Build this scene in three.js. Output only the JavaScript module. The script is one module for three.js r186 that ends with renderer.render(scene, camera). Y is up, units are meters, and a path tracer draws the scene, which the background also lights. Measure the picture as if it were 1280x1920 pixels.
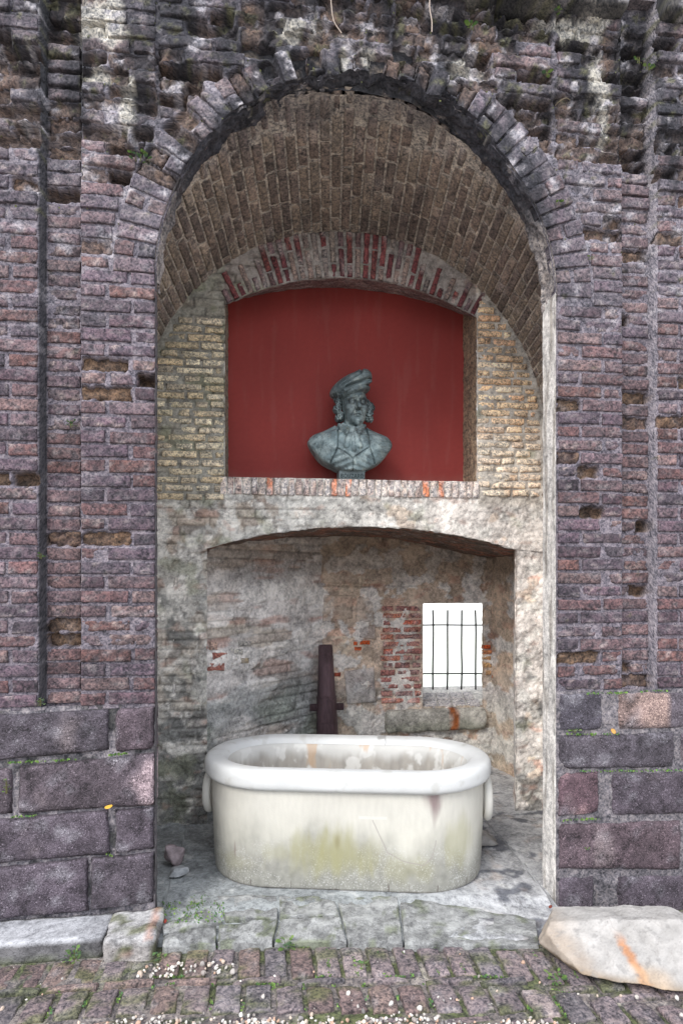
import * as THREE from 'three';
import { ImprovedNoise } from 'three/addons/math/ImprovedNoise.js';
import { ConvexHull } from 'three/addons/math/ConvexHull.js';
import { MarchingCubes } from 'three/addons/objects/MarchingCubes.js';
import { mergeGeometries, mergeVertices } from 'three/addons/utils/BufferGeometryUtils.js';
import { FontLoader } from 'three/addons/loaders/FontLoader.js';
import { TextGeometry } from 'three/addons/geometries/TextGeometry.js';

// ------------------------------------------------------------------ camera, sky, light, exposure
const scene = new THREE.Scene();
const YAW = THREE.MathUtils.degToRad(7), FOCAL = 1200, EYE = 1.54, DIST = 2.98;   // facade is the plane z = 0, niche floor is y = 0
const camera = new THREE.PerspectiveCamera(2 * Math.atan(960 / FOCAL) * 180 / Math.PI, 2 / 3, 0.05, 400);
camera.position.set(0, EYE, DIST);
camera.lookAt(Math.sin(YAW), EYE, DIST - Math.cos(YAW));
camera.setViewOffset(1280, 1920, 0, -125, 1280, 1920);
scene.add(camera);
const sunDir = new THREE.Vector3(-0.5, 0.72, 0.62).normalize();
{
  const W = 256, H = 128, data = new Float32Array(W * H * 4);
  for (let j = 0; j < H; j++) for (let i = 0; i < W; i++) {
    const lat = (j + 0.5) / H * Math.PI - Math.PI / 2, lon = (i + 0.5) / W * 2 * Math.PI - Math.PI;
    const y = Math.sin(lat), d = new THREE.Vector3(Math.cos(lat) * Math.cos(lon), y, Math.cos(lat) * Math.sin(lon));
    const s = Math.max(0, d.dot(sunDir));
    const up = Math.max(y, 0), L = 0.92 + 0.16 * up + 0.5 * Math.pow(s, 5);
    const g = y < 0 ? 0.5 : 1;
    data.set([L * 0.94 * g, L * 0.99 * g, L * 1.09 * g, 1], (j * W + i) * 4);
  }
  const sky = new THREE.DataTexture(data, W, H, THREE.RGBAFormat, THREE.FloatType);
  sky.mapping = THREE.EquirectangularReflectionMapping; sky.magFilter = THREE.LinearFilter; sky.needsUpdate = true;
  scene.background = sky; scene.environment = sky;
}
const sun = new THREE.DirectionalLight(new THREE.Color(1, 0.95, 0.88), 1.3);
sun.position.copy(sunDir).multiplyScalar(20).add(new THREE.Vector3(0.5, 1.5, 0)); sun.target.position.set(0.5, 1.5, 0);
sun.castShadow = true; sun.shadow.radius = 40; sun.shadow.mapSize.set(2048, 2048);
Object.assign(sun.shadow.camera, { left: -6, right: 6, top: 6, bottom: -6, near: 1, far: 45 });
scene.add(sun, sun.target);
const renderer = new THREE.WebGLRenderer({ antialias: true });
renderer.toneMapping = THREE.LinearToneMapping;
renderer.toneMappingExposure = 1.86;
renderer.outputColorSpace = THREE.SRGBColorSpace;
renderer.shadowMap.enabled = true;

// ------------------------------------------------------------------ numbers and noise
function rng(seed) { let a = seed >>> 0; return () => { a = (a + 0x6D2B79F5) >>> 0; let t = a; t = Math.imul(t ^ (t >>> 15), t | 1); t ^= t + Math.imul(t ^ (t >>> 7), t | 61); return ((t ^ (t >>> 14)) >>> 0) / 4294967296; }; }
// ImprovedNoise is seeded by a table of its own and is the same in every run
const IN = new ImprovedNoise();
const n3 = (x, y, z) => IN.noise(x + 37.3, y + 91.7, z + 53.1);
function fbm(x, y, z = 0, oct = 4) { let s = 0, a = 0.5, f = 1; for (let k = 0; k < oct; k++) { s += a * n3(x * f, y * f, z * f + k * 7.7); a *= 0.5; f *= 2.03; } return s; }  // about -0.6 .. 0.6
const f01 = (x, y, z = 0, oct = 4) => Math.min(1, Math.max(0, 0.5 + 0.95 * fbm(x, y, z, oct)));
const clamp = (x, a = 0, b = 1) => Math.min(b, Math.max(a, x));
const sm = (a, b, x) => { const t = clamp((x - a) / (b - a)); return t * t * (3 - 2 * t); };
const lerp = (a, b, t) => a + (b - a) * t;
const mix3 = (a, b, t) => [lerp(a[0], b[0], t), lerp(a[1], b[1], t), lerp(a[2], b[2], t)];
const mul3 = (a, k) => [a[0] * k, a[1] * k, a[2] * k];
const lin = (hex) => { const c = new THREE.Color(hex); return [c.r, c.g, c.b]; };
const V = (x, y, z) => new THREE.Vector3(x, y, z);
// a point of the photograph's grid (1280 x 1920) on the plane z = const, in metres
function on(px, py, z = 0) {
  const t = (px - 640) / FOCAL, dz = -Math.cos(YAW) + t * Math.sin(YAW), k = (z - DIST) / dz;
  return V(k * (Math.sin(YAW) + t * Math.cos(YAW)), EYE + k * (1085 - py) / FOCAL, z);
}

// ------------------------------------------------------------------ textures: grain, fine relief
const PERIOD = 1024;
function tileNoise(size, cells, seed) {
  const r = rng(seed), lat = new Float32Array(cells * cells); for (let k = 0; k < lat.length; k++) lat[k] = r();
  const out = new Float32Array(size * size);
  for (let y = 0; y < size; y++) for (let x = 0; x < size; x++) {
    const fx = x / size * cells, fy = y / size * cells, x0 = fx | 0, y0 = fy | 0, tx = fx - x0, ty = fy - y0;
    const ux = tx * tx * (3 - 2 * tx), uy = ty * ty * (3 - 2 * ty), x1 = (x0 + 1) % cells, y1 = (y0 + 1) % cells;
    out[y * size + x] = lerp(lerp(lat[y0 * cells + x0], lat[y0 * cells + x1], ux), lerp(lat[y1 * cells + x0], lat[y1 * cells + x1], ux), uy);
  }
  return out;
}
function layers(size, list, seed) { const o = new Float32Array(size * size); let t = 0; list.forEach(([c, a], k) => { const n = tileNoise(size, c, seed + k * 17); for (let i = 0; i < o.length; i++) o[i] += a * n[i]; t += a; }); for (let i = 0; i < o.length; i++) o[i] /= t; return o; }
function dots(arr, size, count, rmin, rmax, value, alpha, seed, mask) {
  const r = rng(seed);
  for (let k = 0; k < count; k++) {
    const cx = r() * size, cy = r() * size, rad = rmin + (rmax - rmin) * r() * r();
    if (mask && mask[(cy | 0) * size + (cx | 0)] < r() * 0.55 + 0.32) continue;
    const v = value * (0.8 + 0.4 * r()), sx = 0.7 + r() * 0.6;
    for (let y = Math.floor(cy - rad); y <= cy + rad; y++) for (let x = Math.floor(cx - rad * sx); x <= cx + rad * sx; x++) {
      const d = Math.hypot((x - cx) / sx, y - cy) / rad; if (d > 1) continue;
      const i = ((y + size) % size) * size + (x + size) % size; arr[i] = lerp(arr[i], v, alpha * Math.min(1, (1 - d) * 2.5));
    }
  }
}
function grayTex(arr, size, srgb, tintLow, tintHigh) {
  const d = new Uint8Array(size * size * 4);
  for (let i = 0; i < arr.length; i++) {
    const v = clamp(arr[i]);
    for (let c = 0; c < 3; c++) { const k = tintLow ? v * lerp(tintLow[c], tintHigh[c], v) : v; d[i * 4 + c] = clamp(srgb ? (k <= 0.0031308 ? k * 12.92 : 1.055 * Math.pow(k, 1 / 2.4) - 0.055) : k) * 255; }
    d[i * 4 + 3] = 255;
  }
  const t = new THREE.DataTexture(d, size, size, THREE.RGBAFormat); t.wrapS = t.wrapT = THREE.RepeatWrapping; t.magFilter = t.minFilter = THREE.LinearFilter;
  if (srgb) t.colorSpace = THREE.SRGBColorSpace; t.needsUpdate = true; return t;
}
function material(color, bump, bumpScale, rough, extra = {}) {
  return new THREE.MeshStandardMaterial({ map: color, bumpMap: bump, bumpScale, roughness: rough, metalness: 0, vertexColors: true, side: THREE.DoubleSide, ...extra });
}
const M = {};
{ // brick and mortar grain, 1 m per repeat
  const S = PERIOD, h = layers(S, [[14, 0.35], [40, 0.6], [90, 1.3], [170, 1.4], [400, 0.7]], 11), c = new Float32Array(S * S);
  const blot = layers(S, [[10, 1], [31, 0.8], [90, 0.5]], 77);
  for (let i = 0; i < c.length; i++) c[i] = clamp(0.64 + (h[i] - 0.5) * 1.75 + (blot[i] - 0.5) * 0.45, 0.12, 1);
  dots(c, S, 5200, 0.9, 3.4, 0.3, 0.75, 5); dots(c, S, 9000, 0.8, 3.0, 1.0, 0.85, 6, blot); dots(c, S, 2600, 2, 6.5, 1.0, 0.75, 8, blot); dots(c, S, 1500, 3, 9, 0.22, 0.6, 9);
  dots(h, S, 5200, 0.9, 3.4, 0.1, 0.7, 5);
  M.masonry = material(grayTex(c, S, true, [0.9, 0.95, 1.1], [1.05, 1.0, 0.97]), grayTex(h, S, false), 0.0055, 0.93);
}
{ // plinth stone: dark with clouds of pale lichen specks
  const S = PERIOD, h = layers(S, [[8, 0.4], [30, 0.8], [120, 1.0], [300, 1.2], [512, 1]], 21), c = new Float32Array(S * S);
  const blot = layers(S, [[6, 1], [17, 0.9], [50, 0.6]], 78);
  for (let i = 0; i < c.length; i++) c[i] = clamp(0.36 + (h[i] - 0.5) * 1.1 + (blot[i] - 0.5) * 0.3, 0.06, 1);
  dots(c, S, 24000, 0.8, 3.2, 0.95, 0.8, 16, blot); dots(c, S, 5200, 2, 5, 1.0, 0.85, 18, blot); dots(c, S, 7000, 1.2, 3.5, 0.12, 0.7, 17);
  M.plinth = material(grayTex(c, S, true, [1.02, 0.94, 1.02], [1, 1, 0.98]), grayTex(h, S, false), 0.007, 0.9);
}
{ // lime plaster, concrete
  const S = PERIOD, h = layers(S, [[6, 0.6], [20, 0.9], [64, 1.0], [180, 0.9], [400, 0.7]], 31), c = new Float32Array(S * S);
  const blot = layers(S, [[9, 1], [27, 0.9], [70, 0.8]], 79);
  for (let i = 0; i < c.length; i++) c[i] = clamp(0.73 + (h[i] - 0.5) * 1.5 + (blot[i] - 0.5) * 0.5, 0.2, 1);
  dots(c, S, 3000, 1, 4, 0.35, 0.6, 26); dots(c, S, 2500, 1, 5, 1, 0.7, 27, blot); dots(h, S, 3000, 1, 4, 0.1, 0.7, 26);
  M.plaster = material(grayTex(c, S, true, [0.98, 0.98, 1.0], [1.0, 1.0, 0.99]), grayTex(h, S, false), 0.006, 0.92);
  M.concrete = material(M.plaster.map, M.plaster.bumpMap, 0.003, 0.8);
  { const S2 = 512, h2 = layers(S2, [[5, 0.8], [14, 1], [40, 0.8], [120, 0.7], [250, 0.5]], 51), c2 = new Float32Array(S2 * S2); for (let i = 0; i < c2.length; i++) c2[i] = clamp(0.75 + (h2[i] - 0.5) * 0.6); dots(c2, S2, 160, 1, 4, 0.4, 0.6, 52); M.rock = material(grayTex(c2, S2, true), grayTex(h2, S2, false), 0.006, 0.75); }
  M.render = material(M.plaster.map, M.plaster.bumpMap, 0.0012, 0.9);
}
const PLINTH_GAIN = 1.95;
const GAIN = { masonry: 1.5, plinth: 2.2, plaster: 1.32, concrete: 1.32, rock: 1.32, render: 1.32 };
for (const k in GAIN) { M[k].name = k; M[k].userData = {}; }
const plain = (hex, rough = 0.8, extra = {}) => new THREE.MeshStandardMaterial({ color: new THREE.Color(hex), roughness: rough, ...extra });

// ------------------------------------------------------------------ things, parts, pieces
const used = {};
function numbered(name) { const n = used[name] = (used[name] ?? -1) + 1; return n ? `${name}_${String(n).padStart(3, '0')}` : name; }
function tag(o, label, category, group) { o.userData = { label, category }; if (group) o.userData.group = group; return o; }
function thing(name, label, category, base, group) { const g = new THREE.Group(); g.name = numbered(name); g.position.copy(base); scene.add(g); tag(g, label, category, group); return g; }
function structure(name, base) { const g = new THREE.Group(); g.name = numbered(name); g.position.copy(base); scene.add(g); g.userData = { kind: 'structure' }; return g; }
function origin(o) { const p = V(0, 0, 0); while (o && o !== scene) { p.add(o.position); o = o.parent; } return p; }
const shadowed = (m) => { m.castShadow = m.receiveShadow = true; return m; };
// world geometry -> child mesh of parent (parents here only translate)
function put(parent, name, geo, mat) { const o = origin(parent); geo.translate(-o.x, -o.y, -o.z); const m = shadowed(new THREE.Mesh(geo, mat)); m.name = name; parent.add(m); return m; }
function local(parent, name, geo, mat) { const m = shadowed(new THREE.Mesh(geo, mat)); m.name = name; parent.add(m); return m; }
function finish(pos, uv, col, idx) {
  const g = new THREE.BufferGeometry();
  g.setAttribute('position', new THREE.Float32BufferAttribute(pos, 3)); g.setAttribute('uv', new THREE.Float32BufferAttribute(uv, 2));
  if (col) g.setAttribute('color', new THREE.Float32BufferAttribute(col, 3));
  g.setIndex(idx); g.computeVertexNormals(); return g;
}
// one brick, stone or slab: a face spanned by four corners, rounded and uneven, with sides running back
let serial = 1;
function piece(o) {
  const { q: [A, B, C, D], n, depth = 0.06, nu = 5, nv = 2, round = 0.006, rough = 0.003, freq = 26, edge = 0.004, tint, gain = 1.5, bulge = 0, chip = 0 } = o;
  const seed = serial++, len = A.distanceTo(B), hgt = A.distanceTo(D), mid = A.clone().add(B).add(C).add(D).multiplyScalar(0.25);
  const list = (k, size) => { const r = Math.min(round / size, 0.3), a = [0, 0, r]; for (let i = 1; i < k; i++) a.push(r + (1 - 2 * r) * i / k); a.push(1 - r, 1, 1); return a; };
  const us = list(nu, len), vs = list(nv, hgt), pos = [], uv = [], col = [], idx = [], ou = (seed * 0.377) % 1, ov = (seed * 0.713) % 1, p = V(0, 0, 0), t = V(0, 0, 0);
  const crn = [0, 1, 2, 3].map((k) => chip * Math.max(0, n3(seed * 3.1, k * 5.7, 0.5) * 2));
  for (let j = 0; j < vs.length; j++) for (let i = 0; i < us.length; i++) {
    const u = us[i], v = vs[j], skirt = i === 0 || j === 0 || i === us.length - 1 || j === vs.length - 1;
    p.copy(A).multiplyScalar((1 - u) * (1 - v)).addScaledVector(B, u * (1 - v)).addScaledVector(C, u * v).addScaledVector(D, (1 - u) * v);
    const e = Math.min(Math.min(u, 1 - u) * len, Math.min(v, 1 - v) * hgt), on_edge = e < 1e-6;
    const nz = fbm(p.x * freq, p.y * freq, p.z * freq + seed * 1.37, 3);
    let z = skirt ? -depth : (on_edge ? -round : 0) + rough * nz * 2 + bulge * Math.sin(Math.PI * u) * Math.sin(Math.PI * v);
    if (!skirt && chip) for (let k = 0; k < 4; k++) { const cu = (k === 1 || k === 2) ? 1 - u : u, cv = k > 1 ? 1 - v : v, d = Math.hypot(cu * len, cv * hgt); z -= crn[k] * sm(0.06, 0, d); }
    if (on_edge) { t.copy(mid).sub(p).normalize(); p.addScaledVector(t, edge * (0.5 + 1.3 * fbm(p.x * 40 + seed, p.y * 40, p.z * 40, 2))); }
    p.addScaledVector(n, z);
    pos.push(p.x, p.y, p.z); uv.push(ou + u * len + (skirt ? (i === 0 ? -depth : i === us.length - 1 ? depth : 0) : 0), ov + v * hgt + (skirt ? (j === 0 ? -depth : j === vs.length - 1 ? depth : 0) : 0));
    const c = tint(p, nz, seed, e); col.push(c[0] * gain, c[1] * gain, c[2] * gain);
  }
  const w = us.length;
  for (let j = 0; j < vs.length - 1; j++) for (let i = 0; i < w - 1; i++) { const a = j * w + i; idx.push(a, a + 1, a + w + 1, a, a + w + 1, a + w); }
  return finish(pos, uv, col, idx);
}
// a sheet of nu x nv cells; at(s, t) gives the displaced point, keep(s, t) cuts openings whose edge is then drawn exactly
function surf({ nu, nv, at, tint, size = [1, 1], keep, gain = 1.5, wall }) {
  const W = nu + 1, st = [], ok = new Uint8Array(W * (nv + 1));
  for (let j = 0; j <= nv; j++) for (let i = 0; i <= nu; i++) { st.push([i / nu, j / nv]); ok[j * W + i] = !keep || keep(i / nu, j / nv) ? 1 : 0; }
  const use = ok.slice();
  if (keep) for (let j = 0; j <= nv; j++) for (let i = 0; i <= nu; i++) {
    const k = j * W + i; if (ok[k]) continue;
    let best = null;
    for (const [a, b] of [[1, 0], [-1, 0], [0, 1], [0, -1], [1, 1], [-1, 1], [1, -1], [-1, -1]]) {
      const x = i + a, y = j + b; if (x < 0 || y < 0 || x > nu || y > nv || !ok[y * W + x]) continue;
      let lo = [i / nu, j / nv], hi = [x / nu, y / nv];
      for (let s = 0; s < 12; s++) { const m = [(lo[0] + hi[0]) / 2, (lo[1] + hi[1]) / 2]; if (keep(m[0], m[1])) hi = m; else lo = m; }
      best = hi; break;
    }
    if (best) { st[k] = best; use[k] = 1; }
  }
  const pos = [], uv = [], col = [], idx = [];
  for (let k = 0; k < st.length; k++) {
    if (!use[k]) { pos.push(0, 0, 0); uv.push(0, 0); col.push(0, 0, 0); continue; }
    const [s, t] = st[k], p = at(s, t), c = tint(p, s, t);
    pos.push(p.x, p.y, p.z); if (wall) uv.push(p.x + 0.9 * p.z, p.y + 0.9 * p.z); else uv.push(s * size[0], t * size[1]); col.push(c[0] * gain, c[1] * gain, c[2] * gain);
  }
  for (let j = 0; j < nv; j++) for (let i = 0; i < nu; i++) {
    const a = j * W + i, b = a + 1, c = a + W + 1, d = a + W, cells = ok[a] + ok[b] + ok[c] + ok[d];
    if (!cells) continue;
    if (use[a] && use[b] && use[c]) idx.push(a, b, c); if (use[a] && use[c] && use[d]) idx.push(a, c, d);
  }
  // drop unused vertices
  const map = new Int32Array(st.length).fill(-1), P2 = [], U2 = [], C2 = []; let m = 0;
  for (let k = 0; k < idx.length; k++) { const v = idx[k]; if (map[v] < 0) { map[v] = m++; P2.push(pos[v * 3], pos[v * 3 + 1], pos[v * 3 + 2]); U2.push(uv[v * 2], uv[v * 2 + 1]); C2.push(col[v * 3], col[v * 3 + 1], col[v * 3 + 2]); } idx[k] = map[v]; }
  return finish(P2, U2, C2, idx);
}
// a rounded, uneven block with its base in the middle of its underside
function block(w, h, d, { cell = 0.025, round = 0.015, rough = 0.008, freq = 9, tint, gain = 1.3, seed = 1, warp }) {
  let g = new THREE.BoxGeometry(w, h, d, Math.max(2, Math.round(w / cell)), Math.max(2, Math.round(h / cell)), Math.max(2, Math.round(d / cell)));
  g.translate(0, h / 2, 0); g.deleteAttribute('uv'); g.deleteAttribute('normal'); g = mergeVertices(g, 1e-5);
  const p = g.attributes.position, uv = [], col = [], v = V(0, 0, 0), c = V(0, 0, 0);
  for (let i = 0; i < p.count; i++) {
    v.fromBufferAttribute(p, i);
    c.set(clamp(v.x, -w / 2 + round, w / 2 - round), clamp(v.y, round, h - round), clamp(v.z, -d / 2 + round, d / 2 - round));
    const n = v.clone().sub(c); if (n.length() > 1e-9) { n.normalize(); v.copy(c).addScaledVector(n, round); }
    const nz = fbm(v.x * freq + seed * 9.1, v.y * freq, v.z * freq, 4); v.addScaledVector(n, rough * 2 * nz);
    if (warp) warp(v);
    p.setXYZ(i, v.x, v.y, v.z); uv.push(v.x + v.z * 0.35 + seed * 0.3, v.y - v.z * 0.9); const t = tint(v, nz); col.push(t[0] * gain, t[1] * gain, t[2] * gain);
  }
  g.setAttribute('uv', new THREE.Float32BufferAttribute(uv, 2)); g.setAttribute('color', new THREE.Float32BufferAttribute(col, 3)); g.computeVertexNormals(); return g;
}
// a rock: the convex body of some points, its edges worn and its faces uneven
function rock(points, { detail = 22, rough = 0.012, freq = 7, soft = 14, tint, gain = 1.32, seed = 1 }) {
  const c = points.reduce((a, b) => a.clone().add(b), V(0, 0, 0)).multiplyScalar(1 / points.length), hull = new ConvexHull().setFromPoints(points);
  const planes = hull.faces.map((f) => [f.normal.clone(), f.constant - f.normal.dot(c)]);
  let g = new THREE.IcosahedronGeometry(1, detail); g.deleteAttribute('uv'); g.deleteAttribute('normal'); g = mergeVertices(g, 1e-5);
  const p = g.attributes.position, v = V(0, 0, 0), uv = [], col = [];
  for (let i = 0; i < p.count; i++) {
    v.fromBufferAttribute(p, i).normalize(); let s = 0;
    for (const [n, k] of planes) { const q = n.dot(v); if (q > 1e-4) s += Math.pow(q / k, soft); }
    const r = Math.pow(s, -1 / soft), w = v.clone().multiplyScalar(r).add(c), nz = fbm(w.x * freq + seed, w.y * freq, w.z * freq, 5);
    w.addScaledVector(v, rough * 2 * nz); p.setXYZ(i, w.x, w.y, w.z); uv.push(w.x + w.z * 0.35, w.y - w.z * 0.9); const t = tint(w, nz); col.push(t[0] * gain, t[1] * gain, t[2] * gain);
  }
  g.setAttribute('uv', new THREE.Float32BufferAttribute(uv, 2)); g.setAttribute('color', new THREE.Float32BufferAttribute(col, 3)); g.computeVertexNormals(); return g;
}

// ------------------------------------------------------------------ the facade: two piers, the arch between them
const Z = V(0, 0, 1), X = V(1, 0, 0), Y = V(0, 1, 0);
const ARCH = { x: 0.47, y: 2.92, r: 0.95, t: 0.19 }, LEFT = -0.483, RIGHT = 1.42, TOP = 4.46, PITCH = 0.0655;
const onRing = (x, y) => Math.hypot(x - ARCH.x, y - ARCH.y) - ARCH.r;
const ringEdge = (a) => sm(1.05, 0.35, Math.abs(a - 1.62)) * Math.max(0, 0.042 + 0.08 * fbm(a * 9, 3.3, 7.7, 4));
const inBand = (x) => (x > -0.985 && x < -0.815) || (x > 1.779 && x < 1.952);
const lime = [[168, 26, 0.1, 0.1], [212, 42, 0.06, 0.15], [236, 195, 0.04, 0.12], [180, 135, 0.07, 0.04], [1108, 40, 0.08, 0.09], [1124, 140, 0.05, 0.13], [1138, 235, 0.035, 0.09], [700, 100, 0.05, 0.06], [648, 90, 0.025, 0.09], [560, 50, 0.12, 0.05], [1060, 45, 0.14, 0.05], [880, 120, 0.1, 0.04]]
  .map(([px, py, w, h]) => { const p = on(px, py); return [p.x, p.y, w, h]; });
// what has grown and run over the wall: black crust, lime, moss; also toned lines along the band edges; all fixed to the wall itself
function weather(c, x, y, deep = 0) {
  const up = sm(2.3, 3.7, y), hi = sm(3.2, 4.1, y), r = onRing(x, y);
  c = mul3(c, lerp(0.72, 1.3, f01(x * 2.3, y * 2.3, 1, 3)));
  c = mix3(c, mul3([0.25, 0.25, 0.28], lerp(0.45, 1.5, f01(x * 8, y * 12, 9, 3))), 0.1 + 0.5 * up * f01(x * 2.1, y * 2.7, 4, 3));
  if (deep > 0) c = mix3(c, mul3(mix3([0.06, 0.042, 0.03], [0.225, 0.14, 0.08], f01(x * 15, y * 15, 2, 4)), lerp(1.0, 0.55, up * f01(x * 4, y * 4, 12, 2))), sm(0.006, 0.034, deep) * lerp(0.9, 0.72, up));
  let b = f01(x * 7, y * 2.4, 3, 4) * 0.75 + 0.34 * hi + 0.12 * up - 0.42 + (inBand(x) ? 0.06 : 0);
  if (y > ARCH.y - 0.1) b += 0.34 * sm(0.16, 0, r) * sm(2.9, 3.6, y);
  c = mix3(c, [0.022, 0.023, 0.03], sm(0.22, 0.5, b) * 0.88);
  const g = f01(x * 17, y * 17, 21, 3) + 0.12 * hi - 0.1 * (1 - up);
  if (y > 0.9) { c = mix3(c, [0.03, 0.032, 0.036], 0.85 * sm(0.014, 0.005, Math.abs(x + 0.982) + 0.006 * fbm(x * 9, y * 7, 3, 3))); c = mix3(c, [0.05, 0.05, 0.055], 0.6 * sm(0.012, 0.003, Math.abs(x - 1.778) + 0.006 * fbm(x * 9, y * 7, 3, 3))); c = mix3(c, [0.3, 0.28, 0.3], 0.6 * sm(0.01, 0.003, Math.abs(x - 1.952) + 0.006 * fbm(x * 9, y * 7, 5, 3))); }  // dark lines on two band edges, a pale line on a third
  c = mix3(c, mul3([0.115, 0.115, 0.062], lerp(0.5, 1.4, f01(x * 40, y * 40, 2, 2))), sm(0.72, 0.9, g) * 0.7);
  for (const [lx, ly, w, h] of lime) { const d = Math.hypot((x - lx) / w, (y - ly) / h); if (d < 1.6) c = mix3(c, mul3([0.56, 0.54, 0.47], lerp(0.5, 1.2, f01(x * 30, y * 30, 6, 3))), sm(1.2, 0.4, d + 1.5 * fbm(x * 15, y * 9, 31, 5)) * 0.85); }
  const e = f01(x * 10, y * 10, 44, 4); c = mix3(c, mul3([0.5, 0.48, 0.5], lerp(0.6, 1.1, f01(x * 60, y * 60, 3, 2))), sm(0.64, 0.8, e) * 0.7 * (0.2 + up));
  return mul3(c, 0.86);
}
const EARTH = ['#614c56', '#54434b', '#6b5355', '#684a4a', '#4c4048', '#6e5a5f', '#5c4b55', '#6c4b49', '#775f5c', '#67443d', '#563f47'].map(lin);
const ruin = (x, y) => f01(x * 2.6, y * 3.1, 61, 3) + 0.4 * sm(2.7, 3.75, y) + (inBand(x) ? 0.06 : 0);
const holes = [];      // where a brick has fallen out or worn deep: [x0, x1, y0, y1, depth, angle]
const holeRows = new Map();
function hole(x0, x1, y0, y1, depth) { const h = [x0, x1, y0, y1, depth]; holes.push(h); for (let k = Math.floor((y0 - 0.05) * 10); k <= Math.floor((y1 + 0.05) * 10); k++) { if (!holeRows.has(k)) holeRows.set(k, []); holeRows.get(k).push(h); } }
const ringHoles = [];  // the same among the arch bricks: [a0, a1, r0, r1, depth]
function bedDepth(x, y) {
  const up = sm(3.0, 3.7, y);
  let d = -0.0105 + 0.009 * fbm(x * 30, y * 30, 3, 3) + up * (0.03 * fbm(x * 6, y * 19, 83, 4) - 0.006) - 0.03 * sm(0.84, 1.12, ruin(x, y)) * f01(x * 9, y * 14, 6, 3);
  for (const [x0, x1, y0, y1, depth] of holeRows.get(Math.floor(y * 10)) ?? []) {
    const e = Math.min(x - x0, x1 - x, y - y0, y1 - y) + 0.024 * fbm(x * 22, y * 22, 8, 3);
    if (e > -0.006) d = Math.min(d, lerp(d, -depth + 0.035 * fbm(x * 28, y * 28, 5, 3), sm(-0.006, 0.008, e)));
  }
  if (y > ARCH.y && onRing(x, y) < 0.25) {
    const a = Math.atan2(y - ARCH.y, x - ARCH.x), r = onRing(x, y) + ARCH.r;
    for (const [a0, a1, r0, r1, depth] of ringHoles) if (a > a0 - 0.02 && a < a1 + 0.02 && r > r0 - 0.02 && r < r1 + 0.02) {
      const e = Math.min((a - a0) * r, (a1 - a) * r, r - r0, r1 - r) + 0.012 * fbm(x * 25, y * 25, 8, 2);
      if (e > -0.006) d = Math.min(d, lerp(d, -depth + 0.03 * fbm(x * 28, y * 28, 5, 3), sm(-0.006, 0.008, e)));
    }
  }
  return d;
}
const MORTAR = lin('#7b737a');
function bed(parent, x0, x1, y0, y1, base, keep, cell = 0.0085) {
  const w = x1 - x0, h = y1 - y0;
  return put(parent, 'mortar_bed', surf({
    nu: Math.round(w / cell), nv: Math.round(h / cell), wall: true,
    at: (s, t) => { const x = x0 + s * w, y = y0 + t * h; return V(x, y, base(x, y) + bedDepth(x, y)); },
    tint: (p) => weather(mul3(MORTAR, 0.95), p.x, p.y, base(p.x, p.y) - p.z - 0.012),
    keep: keep && ((s, t) => keep(x0 + s * w, y0 + t * h)),
  }), M.masonry);
}
const R1 = rng(101);
// how worn one brick is: [state, set back]; state 0 sound, 1 worn, 2 eaten away, 3 gone
function wear(x, y, more = 0) {
  const k = ruin(x, y) + more + (R1() - 0.5) * 0.62;
  if (k > 1.02) return R1() < 0.55 ? [3, 0.06 + 0.05 * R1()] : [2, 0.028 + 0.025 * R1()];
  if (k > 0.88) return R1() < 0.2 ? [3, 0.05 + 0.03 * R1()] : [2, 0.018 + 0.02 * R1()];
  if (k > 0.66) return [1, 0.002 + 0.006 * R1()];
  return [0, (R1() - 0.5) * (0.005 + 0.022 * sm(3.0, 3.7, y))];
}
function facadeBrick(parent, quad, name, state, back, z, u0, v0) {
  const base = EARTH[Math.floor(R1() * EARTH.length)], tone = 0.68 + 0.38 * R1(), pink = inBand(u0) ? 0.8 : 0.0;
  const col = mul3(mix3(base, [0.17, 0.1, 0.095], pink * R1()), tone);
  const tiltA = (R1() - 0.5) * 0.006, tiltB = (R1() - 0.5) * 0.006, tiltC = (R1() - 0.5) * 0.006;
  const q = quad.map((p, k) => V(p.x, p.y, z - back + [tiltA, tiltB, tiltC, 0][k] * (state + 0.6)));
  const rough = [0.0036, 0.008, 0.02][state], size = Math.hypot(q[0].x - q[1].x, q[0].y - q[1].y);
  return put(parent, name, piece({
    q, n: Z, depth: 0.07, nu: Math.max(4, Math.round(size / 0.015)), nv: 4, round: 0.0045 + 0.003 * state, rough, freq: 30, edge: state === 2 ? 0.002 : 0.006 + 0.004 * state, chip: state ? 0.016 : 0.009,
    tint: (p, nz, s, e) => {
      let c = mul3(col, 1 + 0.9 * nz); const m = fbm(p.x * 17 + s, p.y * 26, s, 3);
      c = mix3(c, [0.27, 0.235, 0.225], sm(0.08, 0.34, m) * 0.6); c = mix3(c, [0.055, 0.05, 0.055], sm(-0.06, -0.32, m) * 0.6);
      if (state === 1) c = mix3(c, [0.36, 0.29, 0.26], sm(0.05, 0.3, fbm(p.x * 24, p.y * 30, s, 3)) * 0.6);
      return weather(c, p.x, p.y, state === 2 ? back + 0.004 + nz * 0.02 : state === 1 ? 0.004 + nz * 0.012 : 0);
    },
  }), M.masonry);
}
const rect = (x0, x1, y0, y1, z = 0) => [V(x0, y0, z), V(x1, y0, z), V(x1, y1, z), V(x0, y1, z)];
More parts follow.
